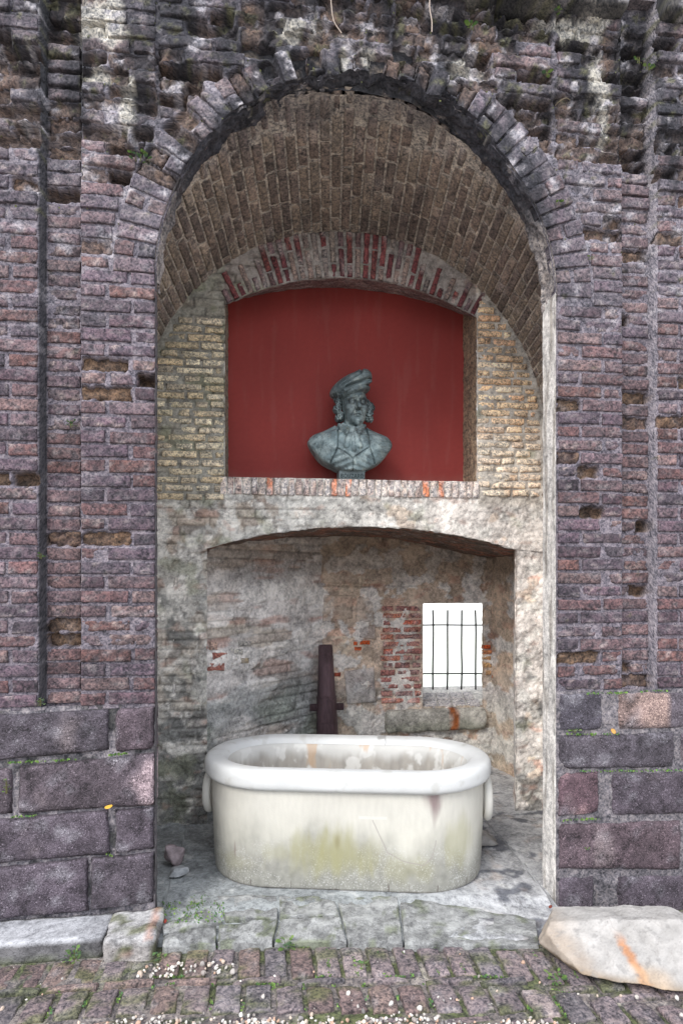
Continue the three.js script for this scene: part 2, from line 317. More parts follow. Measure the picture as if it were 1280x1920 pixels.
// one course between x0 and x1, stretchers and headers in turn, starting with a header when odd
function course(x0, x1, odd, pattern = [0.225, 0.108], joint = 0.012) {
  const out = []; let x = x0, k = odd ? 1 : 0;
  while (x < x1 - 0.03) { let w = pattern[k % 2] * (0.95 + 0.1 * R1()); if (x1 - (x + w) < 0.07) w = x1 - x; out.push([x, Math.min(x1, x + w)]); x += w + joint * (0.7 + 0.7 * R1()); k++; }
  return out;
}
function strip(parent, x0, x1, y0, y1, z, pattern, more) {
  let row = 0;
  for (let y = y0; y < y1 - 0.02; y += PITCH, row++) {
    const yt = Math.min(y + PITCH - 0.011, y1), ym = (y + yt) / 2;
    let spans = [[x0, x1]];
    if (ym > ARCH.y - 0.02) { const rr = ARCH.r + ARCH.t + 0.014, d = rr * rr - (ym - ARCH.y) ** 2; if (d > 0) { const c = Math.sqrt(d), a = ARCH.x - c, b = ARCH.x + c; spans = [[x0, Math.min(x1, a)], [Math.max(x0, b), x1]].filter(([p, q]) => q - p > 0.05); } }
    for (const [s0, s1] of spans) for (const [a, b] of course(s0, s1, row % 2, pattern)) {
      const [state, back] = wear((a + b) / 2, ym, more), jy = (R1() - 0.5) * 0.006, jx = (R1() - 0.5) * 0.006, dy = (R1() - 0.5) * 0.006;
      if (state === 3) {
        if (ym > 3.05 || b - a < 0.15) { hole(a, b, y, yt, back); continue; }
        const f = 0.3 + 0.35 * R1(), lft = R1() < 0.5, m = lft ? a + f * (b - a) : b - f * (b - a); hole(lft ? a : m, lft ? m : b, y, yt, back);
        facadeBrick(parent, rect(lft ? m : a, lft ? b : m, y + jy, yt), 'brick', 1, 0.004, z, (a + b) / 2, ym); continue;
      }
      if (state === 2) hole(a + 0.004, b - 0.004, y + 0.002, yt - 0.002, back + 0.05);
      const o = state === 2 ? 0.012 : 0, q = rect(Math.max(x0, a - o), Math.min(x1, b + o), y + jy - o, yt + jy * 0.6 + (R1() - 0.5) * 0.004 + o); q[1].y += dy; q[2].y += dy; q[2].x += jx;
      facadeBrick(parent, q, 'brick', state, back, z, (a + b) / 2, ym);
    }
  }
}
const leftPier = thing('brick_pier', 'weathered purple brown brick pier left of the arch, with a narrow sunken band', 'brick pier', V(-0.9, 0.97, 0));
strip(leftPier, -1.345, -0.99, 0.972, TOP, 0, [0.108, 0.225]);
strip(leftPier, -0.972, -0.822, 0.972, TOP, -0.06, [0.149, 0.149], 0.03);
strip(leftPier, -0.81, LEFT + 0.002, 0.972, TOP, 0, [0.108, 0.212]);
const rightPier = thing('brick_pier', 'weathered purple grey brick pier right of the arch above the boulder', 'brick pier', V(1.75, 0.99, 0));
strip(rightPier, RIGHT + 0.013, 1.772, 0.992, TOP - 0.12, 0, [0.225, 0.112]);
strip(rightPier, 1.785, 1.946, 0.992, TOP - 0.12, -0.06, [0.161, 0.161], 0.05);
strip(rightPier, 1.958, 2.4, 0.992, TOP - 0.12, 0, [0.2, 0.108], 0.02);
const archWall = thing('arch_wall', 'crumbling blackened brickwork with the round arch over the niche', 'arched wall', V(0.47, 2.92, 0));
strip(archWall, LEFT + 0.012, RIGHT - 0.012, ARCH.y + 0.003, TOP - 0.12, 0, [0.23, 0.112], 0.17);
{ // the ring of arch bricks, worn through at the crown
  const N = 45;
  for (let k = 0; k < N; k++) {
    const a0 = Math.PI * k / N + 0.004, a1 = Math.PI * (k + 1) / N - 0.004, am = (a0 + a1) / 2, crown = sm(0.9, 0.25, Math.abs(am - 1.62)), two = k % 3 === 1;
    const cuts = two ? [[0, 0.45], [0.52, 1]] : [[0, 1]];
    for (const [c0, c1] of cuts) {
      const r0 = ARCH.r + 0.004 + ARCH.t * c0 + (c0 ? 0 : ringEdge(am)), r1 = ARCH.r + ARCH.t * c1 * (1 - 0.12 * R1() * crown), x = ARCH.x + Math.cos(am) * (r0 + r1) / 2, y = ARCH.y + Math.sin(am) * (r0 + r1) / 2;
      let [state, back] = wear(x, y, -0.3 + 0.5 * crown);
      if (state === 3) { ringHoles.push([a0, a1, r0, r1, back + 0.03 * crown]); continue; }
      if (state === 2) ringHoles.push([a0, a1, r0, r1, back + 0.05]);
      const pt = (a, r) => V(ARCH.x + Math.cos(a) * r, ARCH.y + Math.sin(a) * r, 0);
      facadeBrick(archWall, [pt(a1, r0), pt(a1, r1), pt(a0, r1), pt(a0, r0)].reverse(), 'arch_brick', state, back - 0.0015, 0, x, y);
    }
  }
}
const band = (x) => -0.06 * Math.min(sm(-0.987, -0.979, x), sm(-0.811, -0.819, x)) - 0.06 * Math.min(sm(1.774, 1.782, x), sm(1.956, 1.948, x));
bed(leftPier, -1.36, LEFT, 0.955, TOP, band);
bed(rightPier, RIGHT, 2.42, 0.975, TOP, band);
bed(archWall, LEFT - 0.001, RIGHT + 0.001, ARCH.y - 0.02, TOP, () => 0, (x, y) => onRing(x, y) > ringEdge(Math.atan2(y - ARCH.y, x - ARCH.x)) + 0.004 * fbm(x * 30, y * 30, 2, 2));
// underside of the ring: a ragged black crust
put(archWall, 'arch_soffit', surf({
  nu: 300, nv: 20, size: [3, 0.17],
  at: (s, t) => { const a = -0.02 + s * (Math.PI + 0.04), z = 0.002 - t * 0.17, x = Math.cos(a), y = Math.sin(a), r = ARCH.r + 0.006 + ringEdge(a) * lerp(1, 0.4, t) + sm(0, 0.2, t) * (0.035 * fbm(a * 9, t * 2.2, 5, 4) + 0.012 * fbm(a * 40, t * 7, 8, 2)) + sm(0.2, 1, t) * 0.02 * sm(0.3, 0.8, Math.sin(a)); return V(ARCH.x + x * r, ARCH.y + y * r, z); },
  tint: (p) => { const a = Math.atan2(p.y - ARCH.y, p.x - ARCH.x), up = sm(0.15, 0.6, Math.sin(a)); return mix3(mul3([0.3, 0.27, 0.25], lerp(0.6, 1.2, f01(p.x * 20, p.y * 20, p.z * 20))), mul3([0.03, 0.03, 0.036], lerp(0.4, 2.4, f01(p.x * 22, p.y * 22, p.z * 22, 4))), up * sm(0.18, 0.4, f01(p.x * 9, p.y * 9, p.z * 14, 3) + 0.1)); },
}), M.masonry);
// jambs of the opening
const jamb = (parent, x, y0, y1, depth, tint) => put(parent, 'jamb', surf({
  nu: 26, nv: Math.round((y1 - y0) / 0.012), size: [depth, y1 - y0],
  at: (s, t) => { const y = y0 + t * (y1 - y0), z = 0.003 - s * depth; return V(x + (s > 0.02 ? 0.008 * fbm(y * 9, z * 14, x, 4) : 0), y, z); }, tint,
}), M.plaster);
jamb(rightPier, RIGHT, -0.14, ARCH.y + 0.02, 0.15, (p) => mul3(mix3([0.58, 0.55, 0.52], [0.34, 0.31, 0.28], sm(0.5, 0.75, f01(p.y * 2.2, p.z * 20, 3, 4))), lerp(0.8, 1.15, f01(p.y * 8, p.z * 20, 5, 3))));
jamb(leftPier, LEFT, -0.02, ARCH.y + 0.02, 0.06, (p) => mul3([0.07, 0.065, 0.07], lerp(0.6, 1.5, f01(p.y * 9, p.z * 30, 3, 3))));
// stone ledge at the very top
{
  const a = on(560, 4), led = thing('stone_ledge', 'moss grown stone ledge along the top of the wall', 'ledge', V(1, TOP - 0.12, 0));
  for (const [x0, x1, y] of [[0.16, 0.62, 4.335], [0.63, 1.12, 4.33], [1.13, 1.775, 4.325], [1.96, 2.45, 4.33]]) {
    const g = block(x1 - x0 - 0.006, 0.16, 0.2, { tint: (p, nz) => weather(mul3([0.22, 0.2, 0.15], 1 + nz), p.x + x0, p.y + y, 0), seed: x0 * 7, rough: 0.008, round: 0.02 });
    g.translate((x0 + x1) / 2, y, -0.03); put(led, 'ledge_stone', g, M.masonry);
  }
}

// ------------------------------------------------------------------ stone plinths under the piers
function speck(c, p, s) {
  let k = mul3(c, lerp(0.7, 1.35, f01(p.x * 5, p.y * 5, s, 4)));
  k = mix3(k, [0.34, 0.29, 0.28], sm(0.66, 0.88, f01(p.x * 4.4, p.y * 2.6, s + 3, 4)) * 0.45);
  return mix3(k, [0.3, 0.3, 0.32], sm(0.6, 0.8, f01(p.x * 9, p.y * 9, s + 8, 4)) * 0.4);
}
function stone(parent, px, z = 0.012, opt = {}) {
  const q = px.map(([a, b]) => on(a, b, z)), base = mix3(opt.color ?? [0.1, 0.088, 0.1], [0.085, 0.08, 0.088], 0.3), s = serial * 0.7;
  return put(parent, 'stone_block', piece({ q: [q[3], q[2], q[1], q[0]], n: Z, depth: 0.12, nu: 24, nv: 10, round: 0.014, rough: 0.007, freq: 9, edge: 0.009, chip: 0.02, gain: PLINTH_GAIN, tint: (p, nz) => speck(mul3(opt.top ? mix3(base, opt.top, sm(0.4, 0.62, f01(p.x * 3, p.y * 3, 5, 3) + (opt.fade ? opt.fade(p) : 0))) : base, 1 + 0.6 * nz), p, s) }), M.plinth);
}
const plinthTint = (p) => mul3(mix3([0.2, 0.185, 0.195], [0.05, 0.05, 0.05], sm(0.5, 0.7, f01(p.x * 7, p.y * 7, 3))), lerp(0.7, 1.2, f01(p.x * 20, p.y * 20, 4)));
const leftPlinth = thing('stone_plinth', 'dark stone block plinth under the left brick pier', 'plinth', V(-0.9, 0, 0));
const C1 = [0.1, 0.08, 0.1], C2 = [0.11, 0.086, 0.1];
stone(leftPlinth, [[-120, 1345], [204, 1331], [204, 1408], [-120, 1440]], 0.012, { color: [0.085, 0.072, 0.088] });
stone(leftPlinth, [[214, 1330], [290, 1324], [290, 1406], [214, 1414]], 0.01, { color: [0.11, 0.08, 0.095] });
stone(leftPlinth, [[-120, 1452], [24, 1440], [22, 1528], [-120, 1540]], 0.008, { color: C2 });
stone(leftPlinth, [[33, 1438], [291, 1412], [290, 1512], [31, 1528]], 0.014, { color: C2, top: [0.4, 0.32, 0.33], fade: (p) => sm(-0.66, -0.49, p.x) * 0.3 - 0.22 });
stone(leftPlinth, [[-120, 1548], [203, 1520], [206, 1604], [-120, 1632]], 0.012, { color: C1 });
stone(leftPlinth, [[214, 1520], [289, 1514], [288, 1595], [215, 1604]], 0.016, { color: C1 });
stone(leftPlinth, [[-120, 1640], [165, 1612], [165, 1712], [-120, 1738]], 0.016, { color: C1 });
stone(leftPlinth, [[168, 1611], [289, 1600], [288, 1697], [168, 1711]], 0.017, { color: [0.095, 0.078, 0.095] });
put(leftPlinth, 'mortar_bed', surf({ nu: 90, nv: 110, size: [0.9, 1], at: (s, t) => { const x = -1.36 + s * (LEFT + 1.36), y = -0.1 + t * 1.07; return V(x, y, -0.012 + 0.012 * fbm(x * 20, y * 20, 2, 3)); }, tint: plinthTint }), M.masonry);
const rightPlinth = thing('stone_plinth', 'dark stone block plinth with wide pale joints behind the boulder', 'plinth', V(1.9, 0, 0));
stone(rightPlinth, [[1047, 1299], [1131, 1298], [1132, 1372], [1047, 1373]], 0.01, { color: [0.085, 0.078, 0.1] });
stone(rightPlinth, [[1156, 1298], [1420, 1294], [1420, 1362], [1158, 1371]], 0.01, { color: [0.1, 0.085, 0.1], top: [0.3, 0.22, 0.19], fade: (p) => (p.x < 2.0 ? 0.1 : -0.4) });
stone(rightPlinth, [[1047, 1379], [1266, 1373], [1266, 1441], [1047, 1444]], 0.014, { color: [0.1, 0.088, 0.105] });
stone(rightPlinth, [[1274, 1373], [1420, 1367], [1420, 1436], [1274, 1441]], 0.01, { color: C1 });
stone(rightPlinth, [[1047, 1450], [1124, 1447], [1126, 1528], [1047, 1534]], 0.016, { color: [0.15, 0.085, 0.1], top: [0.36, 0.24, 0.23], fade: () => -0.08 });
stone(rightPlinth, [[1146, 1449], [1420, 1443], [1420, 1526], [1146, 1532]], 0.012, { color: C1 });
stone(rightPlinth, [[1047, 1546], [1278, 1538], [1278, 1634], [1047, 1632]], 0.014, { color: [0.13, 0.088, 0.1] });
stone(rightPlinth, [[1286, 1538], [1420, 1532], [1420, 1630], [1286, 1634]], 0.01, { color: C1 });
stone(rightPlinth, [[1047, 1645], [1116, 1642], [1114, 1730], [1047, 1732]], 0.012, { color: C1 });
stone(rightPlinth, [[1156, 1643], [1420, 1638], [1420, 1760], [1156, 1760]], 0.012, { color: C1 });
put(rightPlinth, 'mortar_bed', surf({ nu: 100, nv: 115, size: [1, 1.1], at: (s, t) => { const x = RIGHT + s * 1.0, y = -0.16 + t * 1.15; return V(x, y, 0.002 + 0.012 * fbm(x * 20, y * 20, 2, 3)); }, tint: (p) => mul3([0.165, 0.152, 0.16], lerp(0.6, 1.3, f01(p.x * 18, p.y * 18, 4))) }), M.masonry);

// ------------------------------------------------------------------ the barrel vault behind the arch
const BACK = -1.1, VF = { x: 0.444, y: 2.56, r: 1.31, z: -0.055 }, VB = { x: 0.554, y: 2.46, r: 1.31, z: BACK };
function vaultAt(a, t, off = 0) { // a from the crown, + to the right; t from front to back
  return V(lerp(VF.x, VB.x, t) + Math.sin(a) * (VF.r + off), lerp(VF.y, VB.y, t) + Math.cos(a) * (VF.r + off), lerp(VF.z, VB.z, t));
}
const vault = thing('barrel_vault', 'brown brick barrel vault with pale joints over the niche', 'vault', V(0.5, 2.48, -0.6));
function vaultTint(c, p) {
  c = mul3(c, lerp(0.75, 1.25, f01(p.x * 3, p.y * 3, p.z * 3, 3)));
  const front = sm(-0.62, -0.16, p.z), dark = f01(p.x * 4, p.y * 4, p.z * 2.2, 4) * 0.7 + 0.5 * sm(-0.42, -0.1, p.z) * sm(1.1, 0.3, Math.abs(p.x - 0.3)) - 0.2;
  c = mix3(c, mul3([0.09, 0.08, 0.085], lerp(0.6, 1.5, f01(p.x * 30, p.y * 30, p.z * 30))), sm(0.34, 0.6, dark) * 0.6);
  const pale = f01(p.x * 5, p.y * 5, p.z * 5 + 9, 4) + 0.25 * sm(0.7, 1.3, p.x) * front;
  return mix3(c, [0.45, 0.4, 0.36], sm(0.62, 0.85, pale) * 0.5);
}
{
  const A0 = 1.3, rows = 56, R = rng(202), joint = 0.0042, TAN = ['#8d7f73', '#807268', '#968a7c', '#7c7068', '#887a6e', '#908375', '#746961'].map(lin);
  let count = 0;
  for (let k = 0; k < rows; k++) {
    const a0 = -A0 + 2 * A0 * k / rows + joint, a1 = -A0 + 2 * A0 * (k + 1) / rows - joint;
    let t = 0.1 * sm(0.22, 0.6, Math.abs((a0 + a1) / 2 + 0.08)) + R() * 0.045, first = true, long = R() < 0.7, i = 0;
    while (t < 0.98) {
      let w = first ? 0.06 + R() * 0.18 : long ? 0.235 : 0.12; if (!first) long = R() < 0.8; first = false;
      const t1 = Math.min(1, t + w), back = (R() - 0.5) * 0.006 + (i === 0 ? R() * 0.012 : 0);
      const mid = vaultAt((a0 + a1) / 2, (t + t1) / 2), n = V(-Math.sin((a0 + a1) / 2), -Math.cos((a0 + a1) / 2), 0), col = mul3(TAN[Math.floor(R() * TAN.length)], 0.75 + 0.4 * R());
      const visible = Math.abs(a0) < 1.28;
      if (visible && !(i === 0 && R() < 0.16)) {
        put(vault, 'brick', piece({ q: [vaultAt(a0, t, back), vaultAt(a0, t1, back), vaultAt(a1, t1, back), vaultAt(a1, t, back)], n, depth: 0.03, nu: 5, nv: 2, round: i === 0 ? 0.014 : 0.006, rough: 0.003, edge: 0.0035, chip: 0.008, tint: (p, nz) => vaultTint(mul3(col, 1 + 0.5 * nz), p) }), M.masonry); count++;
      }
      t = t1 + 0.013; i++;
    }
  }
  put(vault, 'mortar_bed', surf({ nu: 260, nv: 90, size: [3.6, 1], at: (s, t) => { const a = -1.45 + 2.9 * s, p = vaultAt(a, lerp(0.02 + 0.1 * sm(0.22, 0.6, Math.abs(a + 0.08)) + 0.03 * fbm(a * 14, 3, 3, 3), 1.03, t)); const d = 0.0095 + 0.004 * fbm(p.x * 26, p.y * 26, p.z * 26, 3); p.x += Math.sin(a) * d; p.y += Math.cos(a) * d; return p; },
    tint: (p) => vaultTint(mul3(lin('#b5ac9f'), lerp(0.7, 1.15, f01(p.x * 16, p.y * 16, p.z * 16, 3))), p) }), M.masonry);
  // broken front face of the vault, behind the ring
  put(vault, 'broken_edge', surf({ nu: 200, nv: 16, size: [3.4, 0.3], at: (s, t) => { const a = -1.4 + 2.8 * s, r = VF.r + 0.012 + t * 0.3; return V(VF.x + Math.sin(a) * r, VF.y + Math.cos(a) * r, lerp(-0.065, -0.165, sm(0.22, 0.6, Math.abs(a + 0.08))) + 0.04 * fbm(a * 12, t * 4, 3, 4)); },
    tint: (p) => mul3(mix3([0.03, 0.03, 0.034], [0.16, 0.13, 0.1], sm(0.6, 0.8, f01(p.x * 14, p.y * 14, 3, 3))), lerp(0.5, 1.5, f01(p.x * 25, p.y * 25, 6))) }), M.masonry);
}

// ------------------------------------------------------------------ the wall at the back of the niche, with the bust's recess above and the low arch below
const G = { l: on(422, 898, BACK).x, r: on(893, 898, BACK).x, y: on(640, 898, BACK).y, ys: on(422, 572, BACK).y, yc: on(655, 521, BACK).y };
const segment = (x0, x1, ys, yc) => (x) => { const c = (x1 - x0) / 2, h = yc - ys, R = (c * c + h * h) / (2 * h), m = (x0 + x1) / 2; return yc - R + Math.sqrt(Math.max(0, R * R - (x - m) ** 2)); };
const recessTop = segment(G.l, G.r, G.ys, G.yc);
const L = { l: on(388, 1026, BACK).x, r: on(966, 1036, BACK).x, ys: on(388, 1028, BACK).y, yc: on(690, 988, BACK).y };
const lowTop = segment(L.l, L.r, L.ys, L.yc);
const niche = thing('niche_wall', 'pale brick and plaster wall at the back of the niche, with a low arch', 'wall', V(0.55, 1.2, BACK));
const inVault = (x, y) => y < VB.y || Math.hypot(x - VB.x, y - VB.y) < VB.r + 0.02;
const TONES = ['#9b8a7a', '#8a7a6c', '#a89684', '#a67e6c', '#7c7066', '#b3a592', '#94806f'].map(lin);
function brickTone(x, y, pitch, lenb) { const r = Math.floor(y / pitch), k = Math.floor(x / lenb + (r % 2) * 0.5 + n3(r * 3.3, 0.5, 0.5)), h = Math.abs(Math.sin(r * 127.1 + k * 311.7) * 43758.5) % 1; return mul3(TONES[Math.floor(h * 7)], 0.85 + 0.5 * ((h * 13.7) % 1)); }
function nicheTint(p) {
  const { x, y } = p, right = sm(0.3, 1.5, x);
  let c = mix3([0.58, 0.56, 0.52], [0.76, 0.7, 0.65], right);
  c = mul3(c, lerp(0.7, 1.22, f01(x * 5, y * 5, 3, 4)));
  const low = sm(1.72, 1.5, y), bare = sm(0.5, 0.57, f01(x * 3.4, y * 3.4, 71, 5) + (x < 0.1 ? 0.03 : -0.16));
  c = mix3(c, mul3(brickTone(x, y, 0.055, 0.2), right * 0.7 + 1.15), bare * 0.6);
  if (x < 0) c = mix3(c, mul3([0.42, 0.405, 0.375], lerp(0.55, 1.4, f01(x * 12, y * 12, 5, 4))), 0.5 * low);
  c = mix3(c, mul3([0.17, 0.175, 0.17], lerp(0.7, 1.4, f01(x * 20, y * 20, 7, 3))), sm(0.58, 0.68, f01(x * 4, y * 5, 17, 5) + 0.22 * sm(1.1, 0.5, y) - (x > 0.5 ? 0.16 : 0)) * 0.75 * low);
  c = mix3(c, [0.74, 0.71, 0.66], sm(0.56, 0.64, f01(x * 8, y * 8, 27, 5)) * 0.8);
  c = mix3(c, [0.42, 0.24, 0.18], sm(0.66, 0.82, f01(x * 8, y * 14, 37, 4)) * 0.4);
  if (y > G.ys - 0.05 && x > G.l && x < G.r) c = mix3(c, mul3([0.25, 0.215, 0.2], lerp(0.7, 1.25, f01(x * 16, y * 16, 67, 4))), 0.8);
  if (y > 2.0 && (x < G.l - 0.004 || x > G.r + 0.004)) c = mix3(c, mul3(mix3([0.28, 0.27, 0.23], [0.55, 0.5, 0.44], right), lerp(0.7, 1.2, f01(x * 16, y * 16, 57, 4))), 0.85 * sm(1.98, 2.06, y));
  c = mix3(c, [0.22, 0.24, 0.13], sm(0.62, 0.8, f01(x * 5, y * 5, 47, 4) + (x < 0.1 ? 0.06 : -0.06)) * 0.4);
  return c;
}
// joints still showing through thin plaster
function ghost(x, y, pitch, len) { const r = Math.floor(y / pitch), fy = y / pitch - r, fx = x / len + (r % 2) * 0.5 + n3(r * 3.3, 0.5, 0.5), e = Math.min(Math.min(fy, 1 - fy) * pitch, Math.min(fx - Math.floor(fx), 1 - fx + Math.floor(fx)) * len); return sm(0.009, 0.002, e); }
{
  const x0 = -0.9, x1 = 2.0, y0 = -0.12, y1 = 3.85, w = x1 - x0, h = y1 - y0;
  const cut = (x, y) => { const j = 0.006 * fbm(x * 24, y * 24, 9, 3); return !(x > G.l + j * 0.5 && x < G.r + j && y > G.y && y < recessTop(x) + j) && !(x > L.l + 2.2 * j && x < L.r + 2 * j && y < lowTop(x) + 2 * j) && inVault(x, y); };
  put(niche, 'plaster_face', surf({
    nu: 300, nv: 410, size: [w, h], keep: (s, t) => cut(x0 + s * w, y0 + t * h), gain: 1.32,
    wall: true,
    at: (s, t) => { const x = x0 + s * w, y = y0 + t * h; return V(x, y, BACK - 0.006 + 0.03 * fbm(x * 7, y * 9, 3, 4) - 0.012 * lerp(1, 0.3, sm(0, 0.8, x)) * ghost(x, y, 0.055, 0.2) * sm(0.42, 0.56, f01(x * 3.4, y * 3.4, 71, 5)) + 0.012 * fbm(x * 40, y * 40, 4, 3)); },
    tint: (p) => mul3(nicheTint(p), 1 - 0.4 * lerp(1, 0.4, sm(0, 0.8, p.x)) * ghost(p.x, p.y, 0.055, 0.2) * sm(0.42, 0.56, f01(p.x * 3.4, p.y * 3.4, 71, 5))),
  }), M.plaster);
}
const RN = rng(303);
// courses of small pale bricks between two x, each clipped by a side function
function smallCourses(parent, xl, xr, y0, y1, pitch, z, palette, mixin, opt = {}) {
  let row = 0;
  for (let y = y0; y < y1; y += pitch, row++) {
    const a = xl(y + pitch / 2), b = xr(y + pitch / 2); if (b - a < 0.04) continue;
    let x = a, k = row;
    while (x < b - 0.025) {
      let wd = (k++ % 2 ? 0.1 : 0.19) * (0.8 + 0.45 * RN()); if (b - x - wd < 0.06) wd = b - x;
      const col = mul3(palette[Math.floor(RN() * palette.length)], 1.0 + 0.55 * RN()), jy = (RN() - 0.5) * 0.008, top = y + pitch - 0.011;
      if (RN() > (opt.skip ?? 0.05)) {
        const q = rect(x, Math.min(b, x + wd), y + jy, top + jy + (RN() - 0.5) * 0.006, z + (RN() - 0.5) * 0.006 + 0.004); q[2].y += (RN() - 0.5) * 0.006; q[1].y += (RN() - 0.5) * 0.006;
        put(parent, 'brick', piece({ q, n: Z, depth: 0.03, nu: 4, nv: 2, round: 0.008, rough: 0.0045, freq: 24, edge: 0.007, chip: 0.012, tint: (p, nz) => mixin(mul3(col, 1 + 0.55 * nz), p) }), M.masonry);
      }
      x += wd + 0.013;
    }
  }
}
const vaultSide = (sgn) => (y) => { const d = VB.r ** 2 - Math.max(0, y - VB.y) ** 2; return VB.x + sgn * Math.sqrt(Math.max(0, d)); };
{
  const yTop = on(400, 606, BACK).y, yBot = on(400, 938, BACK).y, P1 = ['#a8987a', '#b5a88a', '#9d8b68', '#b8ab92', '#8f826c', '#a4906c', '#c2b79c'].map(lin), P2 = ['#d8b483', '#c99a63', '#dcc39a', '#e0cfb0', '#c48b55', '#d2a877', '#b9966b'].map(lin);
  const mixL = (c, p) => { c = mix3(c, [0.52, 0.48, 0.38], 0.4); c = mix3(c, [0.3, 0.31, 0.2], sm(0.5, 0.75, f01(p.x * 5, p.y * 4, 3, 4)) * 0.3); return mul3(c, 1.12 * lerp(0.85, 1.15, f01(p.x * 9, p.y * 9, 6, 3))); };
  const mixR = (c, p) => { c = mul3(mix3(c, [0.8, 0.72, 0.58], 0.4 + 0.42 * sm(2.75, 2.3, p.y + 0.3 * fbm(p.x * 5, p.y * 5, 2, 3))), 1.12); c = mix3(c, [0.55, 0.33, 0.19], sm(0.6, 0.8, f01(p.x * 8, p.y * 8, 3, 4)) * 0.6); return mul3(c, lerp(0.75, 1.15, f01(p.x * 9, p.y * 9, 6, 3))); };
  smallCourses(niche, (y) => Math.max(-0.72, vaultSide(-1)(y) + 0.03), () => G.l - 0.004, yBot, yTop, 0.0525, BACK, P1, mixL, { skip: 0.03 });
  smallCourses(niche, () => G.r + 0.006, (y) => Math.min(1.86, vaultSide(1)(y) - 0.02), on(960, 930, BACK).y, on(900, 560, BACK).y, 0.0525, BACK, P2, mixR, { skip: 0.03 });
  // bricks on end along the sill
  const ORANGE = ['#b9a79c', '#c3b4a8', '#b3a096', '#cabcb0', '#d98a66', '#a9988f', '#c7a698', '#bfb3a8'].map(lin);
  let x = G.l - 0.03; const sillB = on(640, 930, BACK).y;
  while (x < G.r + 0.02) {
    const wd = 0.036 + RN() * 0.012, col = mul3(ORANGE[Math.floor(RN() * ORANGE.length)], 0.85 + 0.3 * RN()), s = RN();
    put(niche, 'sill_brick', piece({ q: rect(x, x + wd, sillB + (RN() - 0.5) * 0.006, G.y, BACK + 0.004), n: Z, depth: 0.1, nu: 2, nv: 4, round: 0.005, rough: 0.004, edge: 0.003, tint: (p, nz) => mix3(mul3(col, 1.1 + 0.5 * nz), [0.68, 0.64, 0.6], sm(0.36, 0.64, f01(p.x * 20, p.y * 12, s * 9, 3)) * 0.8) }), M.masonry);
    x += wd + 0.006;
  }
  // red arch bricks over the recess, partly whitewashed
  const RED = ['#7a4444', '#6b3d40', '#824c48', '#7a6566', '#8f7d74', '#64504f', '#94887e', '#6c3f43', '#857a74'].map(lin), c = (G.r - G.l) / 2, hh = G.yc - G.ys, Rr = (c * c + hh * hh) / (2 * hh), m = (G.l + G.r) / 2, yc = G.yc - Rr, half = Math.asin((c - 0.012) / Rr), n = 34;
  for (let k = 0; k < n; k++) {
    const a0 = -half + 2 * half * k / n + 0.005, a1 = -half + 2 * half * (k + 1) / n - 0.005, pt = (a, r) => V(m + Math.sin(a) * r, yc + Math.cos(a) * r, BACK + 0.006);
    const two = k % 2 === 0, spans = two ? [[0.006, 0.09], [0.1, 0.3]] : [[0.006, 0.19], [0.2, 0.3]];
    for (const [s0, s1] of spans) {
      const q = [pt(a0, Rr + s0), pt(a1, Rr + s0), pt(a1, Rr + s1), pt(a0, Rr + s1)]; if (!inVault(q[3].x, q[3].y - 0.03) || !inVault(q[2].x, q[2].y - 0.03)) continue;
      const col = mul3(RED[Math.floor(RN() * RED.length)], 0.8 + 0.4 * RN()), s = RN();
      put(niche, 'arch_brick', piece({ q, n: Z, depth: 0.03, nu: 2, nv: 4, round: 0.006, rough: 0.0045, edge: 0.005, chip: 0.01, tint: (p, nz) => mix3(mul3(col, 1 + 0.5 * nz), [0.4, 0.36, 0.33], sm(0.52, 0.72, f01(p.x * 7, p.y * 7, 13 + s, 4)) * 0.8) }), M.masonry);
    }
  }
}
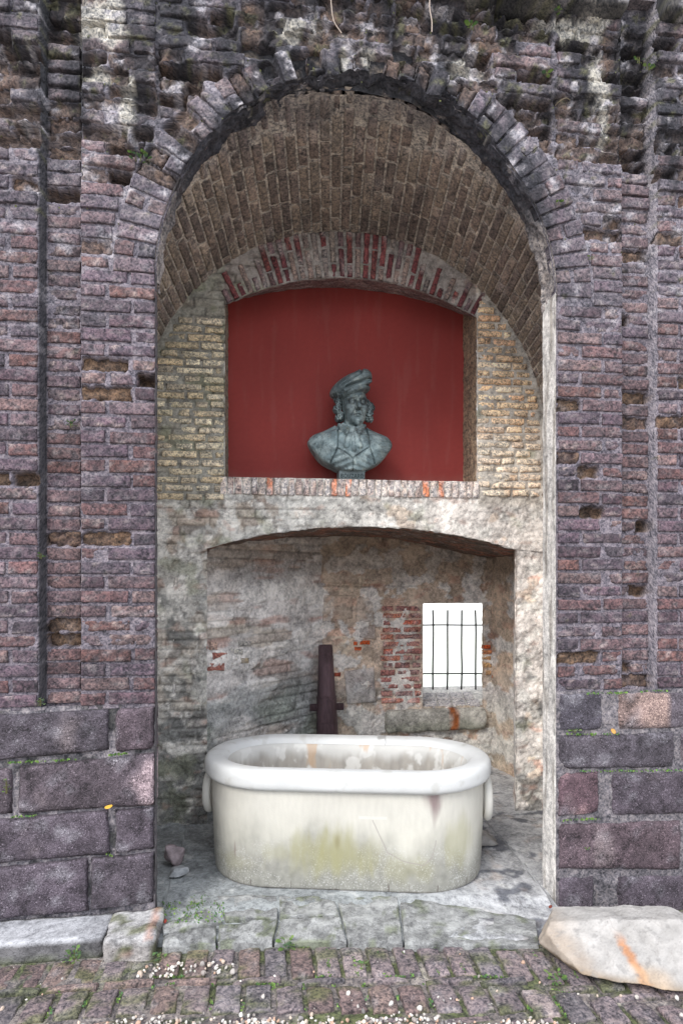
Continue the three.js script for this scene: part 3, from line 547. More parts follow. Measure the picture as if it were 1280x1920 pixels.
// the recess: splayed sides, soffit, sill
{
  const D = -1.43, b = { l: on(428, 898, D).x, r: on(868, 898, D).x, ys: on(426, 566, D).y, yc: on(650, 540, D).y }, topB = segment(b.l, b.r, b.ys, b.yc);
  const side = (xf, xb, yf, yb, dark) => put(niche, 'reveal', surf({ nu: 30, nv: 90, size: [0.35, 1.2], gain: 1.5,
    at: (s, t) => V(lerp(xf, xb, s) + 0.012 * fbm(t * 22, s * 6, xf, 3) * (s > 0.02 ? 1 : 0), lerp(G.y - 0.02, lerp(yf, yb, s) + 0.03, t), lerp(BACK, D - 0.01, s)),
    tint: (p) => mul3(mix3(dark, mul3(dark, 0.5), ghost(p.z, p.y, 0.0525, 0.2) * 0.8), lerp(0.7, 1.25, f01(p.y * 12, p.z * 12, 4, 4))) }), M.masonry);
  side(G.l, b.l, G.ys, b.ys, [0.3, 0.27, 0.2]); side(G.r, b.r, G.ys, b.ys, [0.36, 0.27, 0.18]);
  put(niche, 'soffit', surf({ nu: 90, nv: 24, size: [1.6, 0.35], gain: 1.5,
    at: (s, t) => { const xf = lerp(G.l - 0.01, G.r + 0.01, s), xb = lerp(b.l - 0.01, b.r + 0.01, s); return V(lerp(xf, xb, t), lerp(recessTop(clamp(xf, G.l, G.r)), topB(clamp(xb, b.l, b.r)), t) + 0.01 * fbm(s * 30, t * 5, 3, 3), lerp(BACK + 0.004, D - 0.01, t)); },
    tint: (p) => mul3(mix3([0.26, 0.19, 0.18], [0.42, 0.38, 0.35], sm(0.45, 0.7, f01(p.x * 9, p.z * 12, 2, 4))), lerp(0.7, 1.2, f01(p.x * 25, p.z * 25, 6, 3))) }), M.masonry);
  put(niche, 'sill', surf({ nu: 60, nv: 14, size: [1.6, 0.35], at: (s, t) => V(lerp(G.l - 0.02, G.r + 0.02, s), G.y - 0.006 + 0.006 * fbm(s * 30, t * 6, 2, 3), lerp(BACK + 0.002, D - 0.01, t)), tint: (p) => mul3([0.42, 0.38, 0.35], lerp(0.7, 1.1, f01(p.x * 9, p.z * 9, 3))) }), M.plaster);
  const panel = put(scene, 'red_panel', surf({ nu: 150, nv: 130, size: [1.7, 1.4], gain: 1,
    at: (s, t) => { const x = lerp(b.l - 0.05, b.r + 0.05, s), y = lerp(G.y - 0.03, b.yc + 0.08, t); return V(x, y, D + 0.0015 * fbm(x * 5, y * 5, 2, 3) + 0.0012 * sm(0.004, 0.0, Math.abs(y - G.y - 0.165))); },
    tint: (p) => { let c = mul3([0.275, 0.036, 0.03], lerp(0.93, 1.06, f01(p.x * 5, p.y * 2.2, 3, 3))); c = mix3(c, [0.3, 0.09, 0.08], sm(0.56, 0.8, f01(p.x * 16, p.y * 2, 4, 4)) * 0.22); c = mul3(c, lerp(0.86, 1.1, f01(p.x * 2.2, p.y * 1.7, 24, 4))); c = mix3(c, [0.33, 0.16, 0.13], sm(0.12, 0.0, p.y - G.y + 0.06 * fbm(p.x * 9, 3, 3, 3)) * 0.35); return mul3(c, lerp(0.93, 1.06, f01(p.x * 40, p.y * 40, 5, 2))); } }), new THREE.MeshStandardMaterial({ vertexColors: true, roughness: 0.8, bumpMap: M.plaster.bumpMap, bumpScale: 0.0012, side: THREE.DoubleSide }));
  panel.name = numbered('red_panel'); tag(panel, 'dark red painted panel closing the recess behind the bust', 'panel');
}

// ------------------------------------------------------------------ the chamber behind the low arch
const REAR = -2.1, chamber = thing('chamber_walls', 'rough plastered walls and ceiling of the chamber behind the bathtub', 'wall', V(0.8, 0, REAR));
const corner = on(603, 1100, REAR).x, W = { l: on(792, 1131, REAR).x, r: on(903, 1131, REAR).x, t: on(850, 1131, REAR).y, b: on(850, 1323, REAR).y };
const flake = (a, y) => sm(0.545, 0.58, f01(a * 4.6, y * 4.6, 23, 5) + 0.07 * sm(0.9, 0.4, y));
function roughTint(p, warm, lowGrey) {
  const a = p.x + p.z * 0.6, y = p.y;
  let c = mix3([0.62, 0.615, 0.62], [0.66, 0.475, 0.33], warm);
  c = mul3(c, lerp(0.62, 1.35, f01(a * 5, y * 5, 3, 5)));
  c = mix3(c, mul3(brickTone(a, y, 0.06, 0.21), 1.15), sm(0.5, 0.56, f01(a * 3.2, y * 3.2, 73, 5)) * 0.48);
  c = mul3(c, lerp(0.8, 1.15, f01(a * 32, y * 32, 8, 3)));
  c = mix3(c, mul3([0.42, 0.21, 0.16], lerp(0.6, 1.3, f01(a * 30, y * 30, 3, 2))), sm(0.58, 0.78, f01(a * 7, y * 12, 13, 4)) * 0.55);
  c = mix3(c, [0.78, 0.75, 0.72], flake(a, y) * 0.72);
  c = mix3(c, mul3([0.31, 0.325, 0.325], lerp(0.7, 1.3, f01(a * 22, y * 22, 33, 4))), lowGrey * sm(0.46, 0.56, f01(a * 3, y * 3, 43, 4) + 0.12 * sm(0.95, 0.5, y)) * sm(1.05, 0.7, y) * 0.75);
  c = mix3(c, [0.22, 0.27, 0.2], lowGrey * 0.5 * sm(0.5, 0.7, f01(a * 3.3, y * 2.2, 53, 3) + 0.2 * sm(0.7, 0.3, y)) * sm(0.85, 0.5, y));
  c = mix3(c, mul3([0.24, 0.175, 0.12], lerp(0.7, 1.3, f01(a * 18, y * 18, 63, 3))), sm(1.42, 1.66, y + 0.2 * fbm(a * 5, y * 5, 3, 3)) * 0.75 * lerp(0.5, 1, warm));
  return c;
}
{
  const a = V(L.l - 0.02, 0, BACK - 0.2), b = V(corner + 0.03, 0, REAR - 0.03), a2 = a.clone().lerp(b, -0.22), len = a2.distanceTo(b), n = V(b.z - a2.z, 0, -(b.x - a2.x)).normalize().negate();
  put(chamber, 'side_wall', surf({ nu: 130, nv: 190, size: [len, 2.0], gain: 1.32,
    at: (s, t) => { const p = a2.clone().lerp(b, s); p.y = -0.1 + 2.0 * t; const u = s * len; return p.addScaledVector(n, 0.03 * fbm(u * 5, p.y * 6, 3, 4) - 0.011 * ghost(p.x + p.z * 0.6, p.y, 0.06, 0.21) * sm(0.45, 0.56, f01((p.x + p.z * 0.6) * 3.2, p.y * 3.2, 73, 5)) + 0.012 * fbm(u * 40, p.y * 40, 4, 3) + 0.009 * flake(p.x + p.z * 0.6, p.y)); },
    tint: (p, s) => mul3(roughTint(p, 0.15, 1), 1 - 0.4 * ghost(p.x + p.z * 0.6, p.y, 0.06, 0.21) * sm(0.45, 0.56, f01((p.x + p.z * 0.6) * 3.2, p.y * 3.2, 73, 5))) }), M.plaster);
  // bare bricks in the side wall, red and pale
  const at = (px, py) => { const t = (px - 640) / FOCAL, d = V(Math.sin(YAW) + t * Math.cos(YAW), (1085 - py) / FOCAL, -Math.cos(YAW) + t * Math.sin(YAW)), c = V(0, EYE, DIST), k = (a2.clone().sub(c).dot(n)) / d.dot(n); return c.addScaledVector(d, k).addScaledVector(n, 0.012); };
  for (const [x0, x1, y0, y1, col] of [[362, 388, 1205, 1220, '#b08479'], [392, 407, 1203, 1219, '#c4a898'], [363, 386, 1225, 1240, '#a97f74'], [396, 425, 1223, 1238, '#b8796a'], [363, 385, 1244, 1259, '#b5877b'], [388, 420, 1242, 1258, '#b27263'], [430, 455, 1216, 1228, '#c9c7bd'], [446, 470, 1202, 1212, '#b9b6ac'], [432, 443, 1234, 1246, '#b7a98c'], [450, 466, 1233, 1244, '#c1b192']])
    put(chamber, 'brick', piece({ q: [at(x0, y1), at(x1, y1), at(x1, y0), at(x0, y0)], n, depth: 0.03, nu: 4, nv: 2, round: 0.006, rough: 0.004, edge: 0.006, tint: (p, nz) => mul3(mix3(lin(col), [0.5, 0.47, 0.43], 0.5 * sm(0.5, 0.7, f01(p.x * 20, p.y * 20, 3, 3))), 0.85 + 0.5 * nz) }), M.masonry);
  const x0 = corner - 0.1, x1 = 2.25, y0 = -0.1, y1 = 1.95, w = x1 - x0, h = y1 - y0;
  put(chamber, 'back_wall', surf({ nu: 210, nv: 230, size: [w, h], gain: 1.32,
    keep: (s, t) => { const x = x0 + s * w, y = y0 + t * h, j = 0.006 * fbm(x * 26, y * 26, 4, 3); return !(x > W.l + j && x < W.r + j && y > W.b + j && y < W.t + j); },
    at: (s, t) => { const x = x0 + s * w, y = y0 + t * h; return V(x, y, REAR + 0.028 * fbm(x * 6, y * 8, 13, 5) + 0.014 * fbm(x * 36, y * 36, 4, 3) + 0.009 * flake(x + REAR * 0.6, y) - 0.01 * sm(0.0, 0.02, W.l - 0.02 - x) * sm(0.0, 0.02, x - W.l + 0.42) * sm(1.34, 1.3, y) - 0.03 * sm(0.02, 0.0, Math.abs(y - 1.49 + 0.02 * fbm(x * 4, 1, 1))) * sm(1.6, 1.0, x)); },
    tint: (p) => roughTint(p, 0.75, 0.35) }), M.plaster);
  put(chamber, 'side_wall', surf({ nu: 40, nv: 120, size: [1, 2], gain: 1.32, at: (s, t) => { const y = -0.1 + 2 * t; return V(lerp(2.08, 1.86, s) + 0.03 * fbm(s * 6, y * 6, 3, 4), y, lerp(BACK - 0.15, REAR - 0.04, s)); }, tint: (p) => roughTint(p, 0.85, 0.3) }), M.plaster);
  // low arch: underside running back as the ceiling
  put(chamber, 'ceiling', surf({ nu: 170, nv: 60, size: [2.2, 1.1], gain: 1.4,
    at: (s, t) => { const x = lerp(L.l - 0.12, L.r + 0.5, s), y = x < L.l ? L.ys - 0.03 : x > L.r ? lerp(lowTop(L.r), lowTop(L.r) - 0.04, (x - L.r) / 0.5) : lowTop(x); return V(x, y + 0.004 + 0.03 * fbm(x * 7, t * 7, 23, 4) * sm(0, 0.1, t), lerp(BACK + 0.002, REAR - 0.06, t)); },
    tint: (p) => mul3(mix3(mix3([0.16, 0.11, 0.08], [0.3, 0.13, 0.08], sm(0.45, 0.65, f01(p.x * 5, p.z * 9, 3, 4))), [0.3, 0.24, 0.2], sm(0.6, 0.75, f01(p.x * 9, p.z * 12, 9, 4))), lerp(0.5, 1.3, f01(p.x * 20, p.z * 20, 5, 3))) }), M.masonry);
  for (const [x, z0, z1, sgn] of [[L.r, BACK, BACK - 0.28, 1]]) put(chamber, 'reveal', surf({ nu: 18, nv: 120, size: [0.3, 1.8], gain: 1.32, at: (s, t) => { const y = -0.1 + t * (L.ys + 0.16); return V(x + 0.02 * fbm(y * 8, s * 3, 4, 3) * (s > 0 ? 1 : 0.4) + 0.1 * s, y, lerp(z0 + 0.002, z1, s)); }, tint: (p) => roughTint(p, 0.3, 0.2) }), M.plaster);
  // brick patch left of the window
  const RC = rng(404), REDS = ['#b76f58', '#a5685c', '#c0704f', '#8d6660', '#a87468', '#9c5a50'].map(lin), pb = on(740, 1319, REAR).y, pt = on(740, 1133, REAR).y;
  let row = 0;
  for (let y = pb; y < pt - 0.02; y += (pt - pb) / 14, row++) {
    let x = on(712, 1200, REAR).x + 0.03 * RC(), k = row;
    while (x < W.l - 0.03) { let wd = (k++ % 2 ? 0.1 : 0.16) * (0.75 + 0.5 * RC()); if (W.l - 0.012 - x - wd < 0.06) wd = W.l - 0.008 - x; const s = RC(), col = s < 0.1 ? lin('#cf5a32') : mul3(REDS[Math.floor(RC() * 6)], 0.85 + 0.3 * RC());
      put(chamber, 'brick', piece({ q: rect(x, x + wd, y + (RC() - 0.5) * 0.008, y + 0.038 + RC() * 0.008, REAR + 0.004), n: Z, depth: 0.03, nu: 4, nv: 2, round: 0.007, rough: 0.004, edge: 0.007, chip: 0.012, tint: (p, nz) => mix3(mul3(col, 1 + 0.5 * nz), [0.62, 0.5, 0.46], 0.15 + sm(0.55, 0.75, f01(p.x * 18, p.y * 18, s, 3)) * 0.5) }), M.masonry); x += wd + 0.016; }
  }
  for (const [a0, a1, b0, b1, col] of [[663, 670, 1203, 1210, '#cd6238'], [674, 694, 1201, 1209, '#d2602f'], [664, 678, 1213, 1220, '#c8643c'], [626, 639, 1261, 1269, '#b55b45'], [904, 920, 1209, 1217, '#cf5b2c'], [905, 923, 1219, 1227, '#d28a5e'], [905, 921, 1230, 1238, '#cfa070'], [906, 922, 1242, 1252, '#d2a877'], [922, 938, 1266, 1272, '#c98058'], [939, 963, 1268, 1275, '#cf5526'], [911, 921, 1257, 1266, '#caa074']])
    put(chamber, 'brick', piece({ q: [on(a0, b1, REAR + 0.014), on(a1, b1, REAR + 0.014), on(a1, b0, REAR + 0.014), on(a0, b0, REAR + 0.014)], n: Z, depth: 0.04, nu: 3, nv: 2, round: 0.006, rough: 0.004, edge: 0.005, tint: (p, nz) => mul3(lin(col), 1 + 0.6 * nz) }), M.masonry);
  // large stones in the wall
  for (const [q, col] of [[[[604, 1115], [662, 1114], [663, 1160], [604, 1166]], [0.36, 0.27, 0.2]], [[[668, 1116], [700, 1122], [702, 1168], [666, 1166]], [0.42, 0.33, 0.27]], [[[672, 1176], [704, 1172], [706, 1200], [674, 1198]], [0.42, 0.34, 0.31]], [[[644, 1258], [702, 1250], [706, 1318], [650, 1322]], [0.36, 0.33, 0.34]]]) {
    const p = q.map(([x, y]) => on(x, y, REAR + 0.016)); put(chamber, 'wall_stone', piece({ q: [p[3], p[2], p[1], p[0]], n: Z, depth: 0.05, nu: 10, nv: 7, round: 0.012, rough: 0.009, freq: 10, edge: 0.01, chip: 0.02, gain: 1.32, tint: (w, nz) => mul3(mix3(col, roughTint(w, 0.6, 0.6), 0.5), 1 + 0.5 * nz) }), M.plaster);
  }
  // window opening: splayed sides, head, sloping sill of bricks, stone slab under it
  const ZO = -2.62, O = { l: W.l + 0.075, r: W.r + 0.27, t: W.t + 0.02, b: W.b + 0.08 }, white = (p) => mul3([0.62, 0.59, 0.55], lerp(0.8, 1.1, f01(p.y * 14 + p.x * 9, p.z * 14, 3)));
  const rev = (f) => put(chamber, 'window_reveal', surf({ nu: 14, nv: 40, size: [0.5, 0.7], gain: 1.32, at: f, tint: white }), M.plaster);
  rev((s, t) => V(lerp(W.l, O.l, s) + 0.006 * fbm(t * 14, s * 8, 1, 3), lerp(lerp(W.b, O.b, s) - 0.02, lerp(W.t, O.t, s) + 0.02, t), lerp(REAR + 0.01, ZO, s)));
  rev((s, t) => V(lerp(W.r, O.r, s) + 0.006 * fbm(t * 14, s * 8, 2, 3), lerp(lerp(W.b, O.b, s) - 0.02, lerp(W.t, O.t, s) + 0.02, t), lerp(REAR + 0.01, ZO, s)));
  rev((s, t) => V(lerp(lerp(W.l, O.l, s) - 0.02, lerp(W.r, O.r, s) + 0.02, t), lerp(W.t, O.t, s) + 0.005 * fbm(t * 14, s * 8, 3, 3), lerp(REAR + 0.01, ZO, s)));
  rev((s, t) => V(lerp(lerp(W.l, O.l, s) - 0.02, lerp(W.r, O.r, s) + 0.02, t), lerp(W.b - 0.006, O.b, s) - 0.012, lerp(REAR + 0.01, ZO, s)));
  for (let k = 0; k < 8; k++) {
    const i = k % 4, far = k > 3, sh = far ? 0.06 : 0, u = (c) => W.l + 0.005 + (W.r - W.l - 0.01) * clamp(c), zz = far ? [-2.25, -2.42] : [REAR + 0.006, -2.235], yy = (z) => W.b - 0.004 + (REAR - z) / 0.52 * 0.086 + 0.004;
    const x0b = u(i / 4 + sh) + 0.004, x1b = u((i + 1) / 4 + sh) - 0.004; if (x1b - x0b < 0.03) continue;
    put(chamber, 'sill_brick', piece({ q: [V(x0b, yy(zz[0]), zz[0]), V(x1b, yy(zz[0]), zz[0]), V(x1b + 0.03, yy(zz[1]), zz[1]), V(x0b + 0.03, yy(zz[1]), zz[1])], n: V(0, 0.98, 0.17), depth: 0.03, nu: 4, nv: 3, round: 0.006, rough: 0.006, edge: 0.006, tint: (p, nz) => mul3([0.5, 0.47, 0.45], 1 + 0.6 * nz) }), M.masonry);
  }
  const s0 = on(722, 1372, REAR), s1 = on(909, 1326, REAR), slab = block(s1.x - s0.x, s1.y - s0.y, 0.16, { round: 0.03, rough: 0.012, freq: 8, seed: 3, tint: (p, nz) => { const x = p.x / (s1.x - s0.x) + 0.5; let c = mul3([0.4, 0.38, 0.34], 1 + nz); c = mix3(c, [0.6, 0.57, 0.52], sm(0.5, 0.7, f01(p.x * 6, p.y * 9, 3, 4)) * 0.7); c = mix3(c, [0.17, 0.18, 0.13], sm(0.6, 0.2, p.y / 0.2 + 0.3 * fbm(p.x * 9, p.y * 9, 4)) * 0.6); return mix3(c, [0.3, 0.09, 0.025], sm(0.05, 0.025, Math.abs(x - 0.665 + 0.05 * fbm(p.y * 12, 3, 1, 3)))); },
    warp: (v) => { v.y += v.x > 0.3 ? (v.x - 0.3) * 0.18 * (v.y < 0.08 ? 1 : 0) : 0; } });
  slab.translate((s0.x + s1.x) / 2, s0.y, REAR - 0.02); put(chamber, 'sill_slab', slab, M.plaster);
}
const grille = thing('window_grille', 'thin rusty iron window grille of four upright and two level bars', 'window grille', on(848, 1290, -2.18));
{
  const iron = plain('#2c2a2a', 0.7, { metalness: 0.4 }), z = -2.18, R = rng(12);
  const bar = (pts, r) => put(grille, 'bar', new THREE.TubeGeometry(new THREE.CatmullRomCurve3(pts), 20, r, 7), iron);
  for (const px of [811.5, 838.5, 865, 891]) { const a = on(px, 1293, z), b = on(px, 1144, z); bar([0, 0.25, 0.5, 0.75, 1].map((k) => a.clone().lerp(b, k).add(V((R() - 0.5) * 0.006, 0, 0))), 0.0075); }
  for (const py of [1172, 1263]) { const a = on(789, py, z + 0.008), b = on(911, py, z + 0.008); bar([0, 0.33, 0.66, 1].map((k) => a.clone().lerp(b, k).add(V(0, (R() - 0.5) * 0.003, 0))), 0.0062); }
}

// ------------------------------------------------------------------ building mass, ground and yard
{
  const mass = structure('building_mass', V(0, 0, 0)), dull = new THREE.MeshStandardMaterial({ map: M.masonry.map, bumpMap: M.masonry.bumpMap, bumpScale: 0.006, roughness: 0.95, color: new THREE.Color(0.22, 0.19, 0.2) });
  const box = (x0, x1, y0, y1, z0, z1) => { const g = new THREE.BoxGeometry(x1 - x0, y1 - y0, z1 - z0); const p = g.attributes.position, nn = g.attributes.normal, uv = g.attributes.uv; g.translate((x0 + x1) / 2, (y0 + y1) / 2, (z0 + z1) / 2); for (let i = 0; i < p.count; i++) uv.setXY(i, Math.abs(nn.getX(i)) > 0.5 ? p.getZ(i) : p.getX(i), Math.abs(nn.getY(i)) > 0.5 ? p.getZ(i) : p.getY(i)); put(mass, 'wall_mass', g, dull); };
  box(-7, -1.352, -0.3, 5.4, -2.6, -0.006); box(2.412, 8, -0.3, 5.4, -2.6, -0.008); box(-1.352, 2.412, 4.44, 5.4, -2.6, -0.02);
  box(-1.3, 2.4, 4.05, 4.44, -2.6, -0.2); box(-1.3, -0.95, -0.3, 4.05, -2.6, -0.2); box(2.3, 2.4, -0.3, 4.05, -2.6, -0.2);
}
function groundTint(p) {
  let c = mul3([0.17, 0.15, 0.14], lerp(0.6, 1.4, f01(p.x * 9, p.z * 9, 3, 4)));
  c = mix3(c, mul3([0.075, 0.095, 0.03], lerp(0.6, 1.5, f01(p.x * 40, p.z * 40, 3, 3))), sm(0.42, 0.66, f01(p.x * 5, p.z * 7, 13, 4)) * 0.85);
  return mix3(c, mul3([0.34, 0.31, 0.28], lerp(0.5, 1.4, f01(p.x * 50, p.z * 50, 9, 2))), sm(0.62, 0.75, f01(p.x * 8, p.z * 8, 23, 4)) * 0.6);
}
const GY = -0.04, gAt = (x, z) => GY - 0.014 - 0.02 * sm(0.6, 0.85, z - 0.12 * Math.max(0, x + 0.4)) - 0.06 * sm(0.14, 0.06, z) + 0.01 * fbm(x * 9, z * 9, 3, 4);
const near = put(scene, 'ground', surf({ nu: 330, nv: 130, size: [4.2, 1.5], gain: 1.4, at: (s, t) => { const x = -1.6 + s * 4.2, z = 1.55 - t * 1.6; return V(x, gAt(x, z), z); }, tint: groundTint }), M.masonry); near.name = 'earth'; near.userData = { kind: 'structure' };
{
  const g = new THREE.RingGeometry(0.01, 150, 64, 1); g.rotateX(-Math.PI / 2); const m = shadowed(new THREE.Mesh(g, new THREE.MeshStandardMaterial({ color: new THREE.Color(0.42, 0.39, 0.35), roughness: 0.95 }))); m.position.y = -0.12; m.name = 'ground'; m.userData = { kind: 'structure' }; scene.add(m);
  const yard = shadowed(new THREE.Mesh(new THREE.BoxGeometry(40, 4.5, 0.3), new THREE.MeshStandardMaterial({ color: new THREE.Color(0.86, 0.86, 0.86), roughness: 0.9 }))); yard.position.set(4, 2.1, -14); yard.name = numbered('yard_wall'); tag(yard, 'bright white wall across the yard seen through the window', 'wall'); scene.add(yard);
  const lawn = shadowed(new THREE.Mesh(new THREE.BoxGeometry(34, 0.06, 12.5), new THREE.MeshStandardMaterial({ color: new THREE.Color(0.78, 0.8, 0.7), roughness: 0.95 }))); lawn.position.set(4, -0.1, -9.2); lawn.name = 'path'; lawn.userData = { kind: 'structure' }; scene.add(lawn);
}
// concrete floor of the niche, and the broken slabs along its front
const zEdge = (x) => 0.15 + 0.1216 * (clamp(x, -0.5, 1.4) + 0.427), shear = (x) => 0.12 * Math.max(0, x + 0.4) + 0.2 * Math.max(0, x - 0.9);
const floor = structure('floor', V(0.5, 0, -0.5));
function floorTint(p) {
  let c = mul3(mix3([0.27, 0.285, 0.29], [0.38, 0.38, 0.39], sm(0.5, 1.2, p.x)), lerp(0.72, 1.2, f01(p.x * 7, p.z * 7, 3, 5)));  // left side painted darker, as the shade of the left jamb
  const wet = f01(p.x * 3.3, p.z * 4.2, 31, 4) + 0.2 * sm(1.05, 1.2, p.x) * sm(1.45, 1.3, p.x) - 0.16;
  if (p.x > 0.9) c = mix3(c, [0.1, 0.105, 0.125], sm(0.5, 0.55, wet) * 0.85);
  c = mix3(c, [0.42, 0.33, 0.27], sm(0.6, 0.8, f01(p.x * 6, p.z * 6, 41, 4)) * 0.4 * sm(0.9, 1.2, p.x));
  return mix3(c, [0.5, 0.5, 0.49], sm(0.66, 0.8, f01(p.x * 14, p.z * 14, 51, 3)) * 0.5);
}
put(floor, 'floor_slab', surf({ nu: 260, nv: 200, size: [3.1, 2.3], gain: 1.32, at: (s, t) => { const x = -0.9 + s * 3.1, f = x > -0.46 && x < 1.41 ? zEdge(x) - 0.004 : -0.02, z = lerp(f, -2.18, t); return V(x, 0.0 - 0.03 * sm(0.9, 1.45, x) * sm(-0.7, 0, z) - 0.02 * sm(-0.06, 0.03, z) - 0.07 * sm(0.012, 0, t) - 0.006 + 0.012 * fbm(x * 5, z * 5, 3, 5) + 0.03 * sm(-1.0, -1.15, z) * sm(0.1, -0.2, x) * f01(x * 9, z * 9, 2), z); }, tint: floorTint }), M.concrete);
{
  const gp = (px, py, y) => { const t = (px - 640) / FOCAL, k = (EYE - y) * FOCAL / (py - 1085); return V(k * (Math.sin(YAW) + t * Math.cos(YAW)), y, DIST + k * (-Math.cos(YAW) + t * Math.sin(YAW))); };
  const slabs = [[[392, 1682], [520, 1683], [521, 1723], [424, 1727]], [[523, 1684], [626, 1686], [637, 1718], [524, 1722]], [[304, 1738], [388, 1704], [418, 1729], [306, 1753]], [[304, 1776], [306, 1756], [407, 1737], [405, 1768]], [[408, 1768], [410, 1736], [522, 1726], [511, 1765]], [[514, 1766], [525, 1727], [637, 1721], [650, 1762]], [[630, 1688], [745, 1684], [755, 1765], [653, 1765]], [[748, 1684], [880, 1680], [1004, 1716], [1010, 1762], [758, 1767]]];
  slabs.forEach((s, i) => {
    const y = -0.002, c = s.length === 5 ? [s[4], s[3], s[2], s[0]] : (i < 2 ? [s[3], s[2], s[1], s[0]] : i === 2 ? [s[3], s[2], s[1], s[0]] : i < 6 ? [s[0], s[3], s[2], s[1]] : [s[3], s[2], s[1], s[0]]);
    const q = (s.length === 5 ? [s[4], s[3], s[2], s[0]] : c).map(([a, b]) => { const p = gp(a, b, y - 0.012); p.y = y - 0.002 - 0.03 * sm(0.9, 1.45, p.x) - 0.07 * Math.max(0, p.z - 0.06); return p; });
    put(floor, 'threshold_slab', piece({ q, n: Y, depth: 0.07, nu: 26, nv: 11, round: 0.004, rough: 0.01, freq: 14, edge: 0.004, chip: 0.008, gain: 1.32, tint: (p, nz, sd, e) => { let k = mul3([0.27, 0.272, 0.268], lerp(0.55, 1.3, f01(p.x * 16, p.z * 16, 3, 4)) * (1 + 0.4 * nz)); k = mix3(k, [0.1, 0.12, 0.05], sm(0.62, 0.76, f01(p.x * 11, p.z * 11, 13, 4) + (e < 0.006 ? 0.12 : 0)) * 0.6); return mix3(k, [0.12, 0.12, 0.12], sm(0.64, 0.8, f01(p.x * 22, p.z * 22, 23, 3)) * 0.6); } }), M.plaster);
  });
}
// brick paving in front
const paving = structure('paving', V(0.5, GY, 0.4));
{
  const R = rng(505), COL = ['#7d7070', '#746a6b', '#867b79', '#766562', '#817575', '#706a6c', '#7e6d67'].map(lin);
  const mossy = (c, p, e, nz) => { c = mul3(c, 0.9 * lerp(0.75, 1.25, f01(p.x * 8, p.z * 8, 3, 4)) * (1 + 0.5 * nz)); c = mix3(c, [0.085, 0.1, 0.035], sm(0.56, 0.78, f01(p.x * 6, p.z * 9, 13, 4) + (e < 0.006 ? 0.14 : 0) + 0.1 * sm(0.2, -0.4, p.x)) * 0.7); return mix3(c, [0.32, 0.3, 0.3], sm(0.62, 0.82, f01(p.x * 14, p.z * 14, 23, 4)) * 0.4); };
  const sett = (x0, x1, z0, z1, y) => { const sh = shear((x0 + x1) / 2); z0 += sh; z1 += sh; const col = mul3(COL[Math.floor(R() * 7)], 0.8 + 0.4 * R()), t = () => (R() - 0.5) * 0.007, sl = -0.0 * x0; put(paving, 'paving_brick', piece({ q: [V(x0 + t(), y + sl, z0 + t()), V(x1 + t(), y, z0 + t()), V(x1 + t(), y + t() * 0.5, z1 + t()), V(x0 + t(), y + t() * 0.5, z1 + t())], n: Y, depth: 0.05, nu: 6, nv: 8, round: 0.008, rough: 0.0032, freq: 22, edge: 0.008, chip: 0.014, tint: (p, nz, s, e) => mossy(col, p, e, nz) }), M.masonry); };
  for (let x = -1.3; x < 2.2; x += 0.108) { if (x > -0.5) sett(x + 0.007, x + 0.102, 0.366, 0.158, GY); else sett(x + 0.007, x + 0.102, 0.362, 0.2, GY - 0.01); }
  for (let x = -1.3; x < 2.3; x += 0.205 + R() * 0.05) sett(x + 0.004, x + 0.2, 0.41, 0.375, GY + 0.004);
  for (let x = -1.35; x < 2.3; x += 0.116) sett(x + 0.007, x + 0.109, 0.575, 0.42, GY);
  for (let x = -1.35; x < 2.3; x += 0.22 + R() * 0.04) if (R() < 0.6) sett(x + 0.004, x + 0.21, 0.625, 0.585, GY - 0.012);
}
// pebbles: the gravel in the foreground and strays on the paving
{
  const R = rng(606), g = new THREE.IcosahedronGeometry(1, 1), p = g.attributes.position; for (let i = 0; i < p.count; i++) { const v = V(0, 0, 0).fromBufferAttribute(p, i), k = 1 + 0.35 * n3(v.x * 1.3, v.y * 1.3, v.z * 1.3); p.setXYZ(i, v.x * k, v.y * k * 0.75, v.z * k); } g.computeVertexNormals();
  const list = [], col = [], cols = ['#cfc8bf', '#b9b2ac', '#e3ddd4', '#a39a94', '#d3bfae', '#8f8a88', '#c6a48e', '#dcd8d2'];
  const add = (x, z, r, y) => { const m = new THREE.Matrix4().compose(V(x, y, z), new THREE.Quaternion().setFromEuler(new THREE.Euler(R() * 6, R() * 6, R() * 6)), V(r * (0.8 + 0.5 * R()), r, r * (0.8 + 0.4 * R()))); list.push(m); col.push(new THREE.Color(cols[Math.floor(R() * cols.length)]).multiplyScalar(0.7 + 0.35 * R())); };
  for (let k = 0; k < 19000; k++) { const x = -1.3 + 3.7 * R(), z = 0.52 + 0.95 * R(); const lim = 0.6 + shear(x) + 0.05 * fbm(x * 4, 2, 2, 3); if (z < lim + 0.03 * R()) continue; add(x, z, 0.004 + 0.006 * R() * R(), gAt(x, z) + 0.006 + 0.012 * R()); }
  for (let k = 0; k < 150; k++) { const x = -1.2 + 3.0 * R(), z = 0.16 + 0.46 * Math.sqrt(R()) + shear(x); if (f01(x * 3.2, z * 5, 8, 3) < 0.46) continue; add(x, z, 0.003 + 0.009 * R() * R(), GY + 0.004); }
  for (let k = 0; k < 60; k++) { const a = R(), x = -0.5 + 0.4 * R(), z = 0.3 + 0.09 * R(); add(x, z, 0.004 + 0.01 * R() * R(), GY + 0.008); }
  const mesh = shadowed(new THREE.InstancedMesh(g, new THREE.MeshStandardMaterial({ roughness: 0.85 }), list.length)); list.forEach((m, i) => { mesh.setMatrixAt(i, m); mesh.setColorAt(i, col[i]); });
  mesh.name = 'gravel'; tag(mesh, 'pale gravel pebbles in front of and between the paving bricks', 'gravel'); mesh.userData.kind = 'stuff'; scene.add(mesh);
}
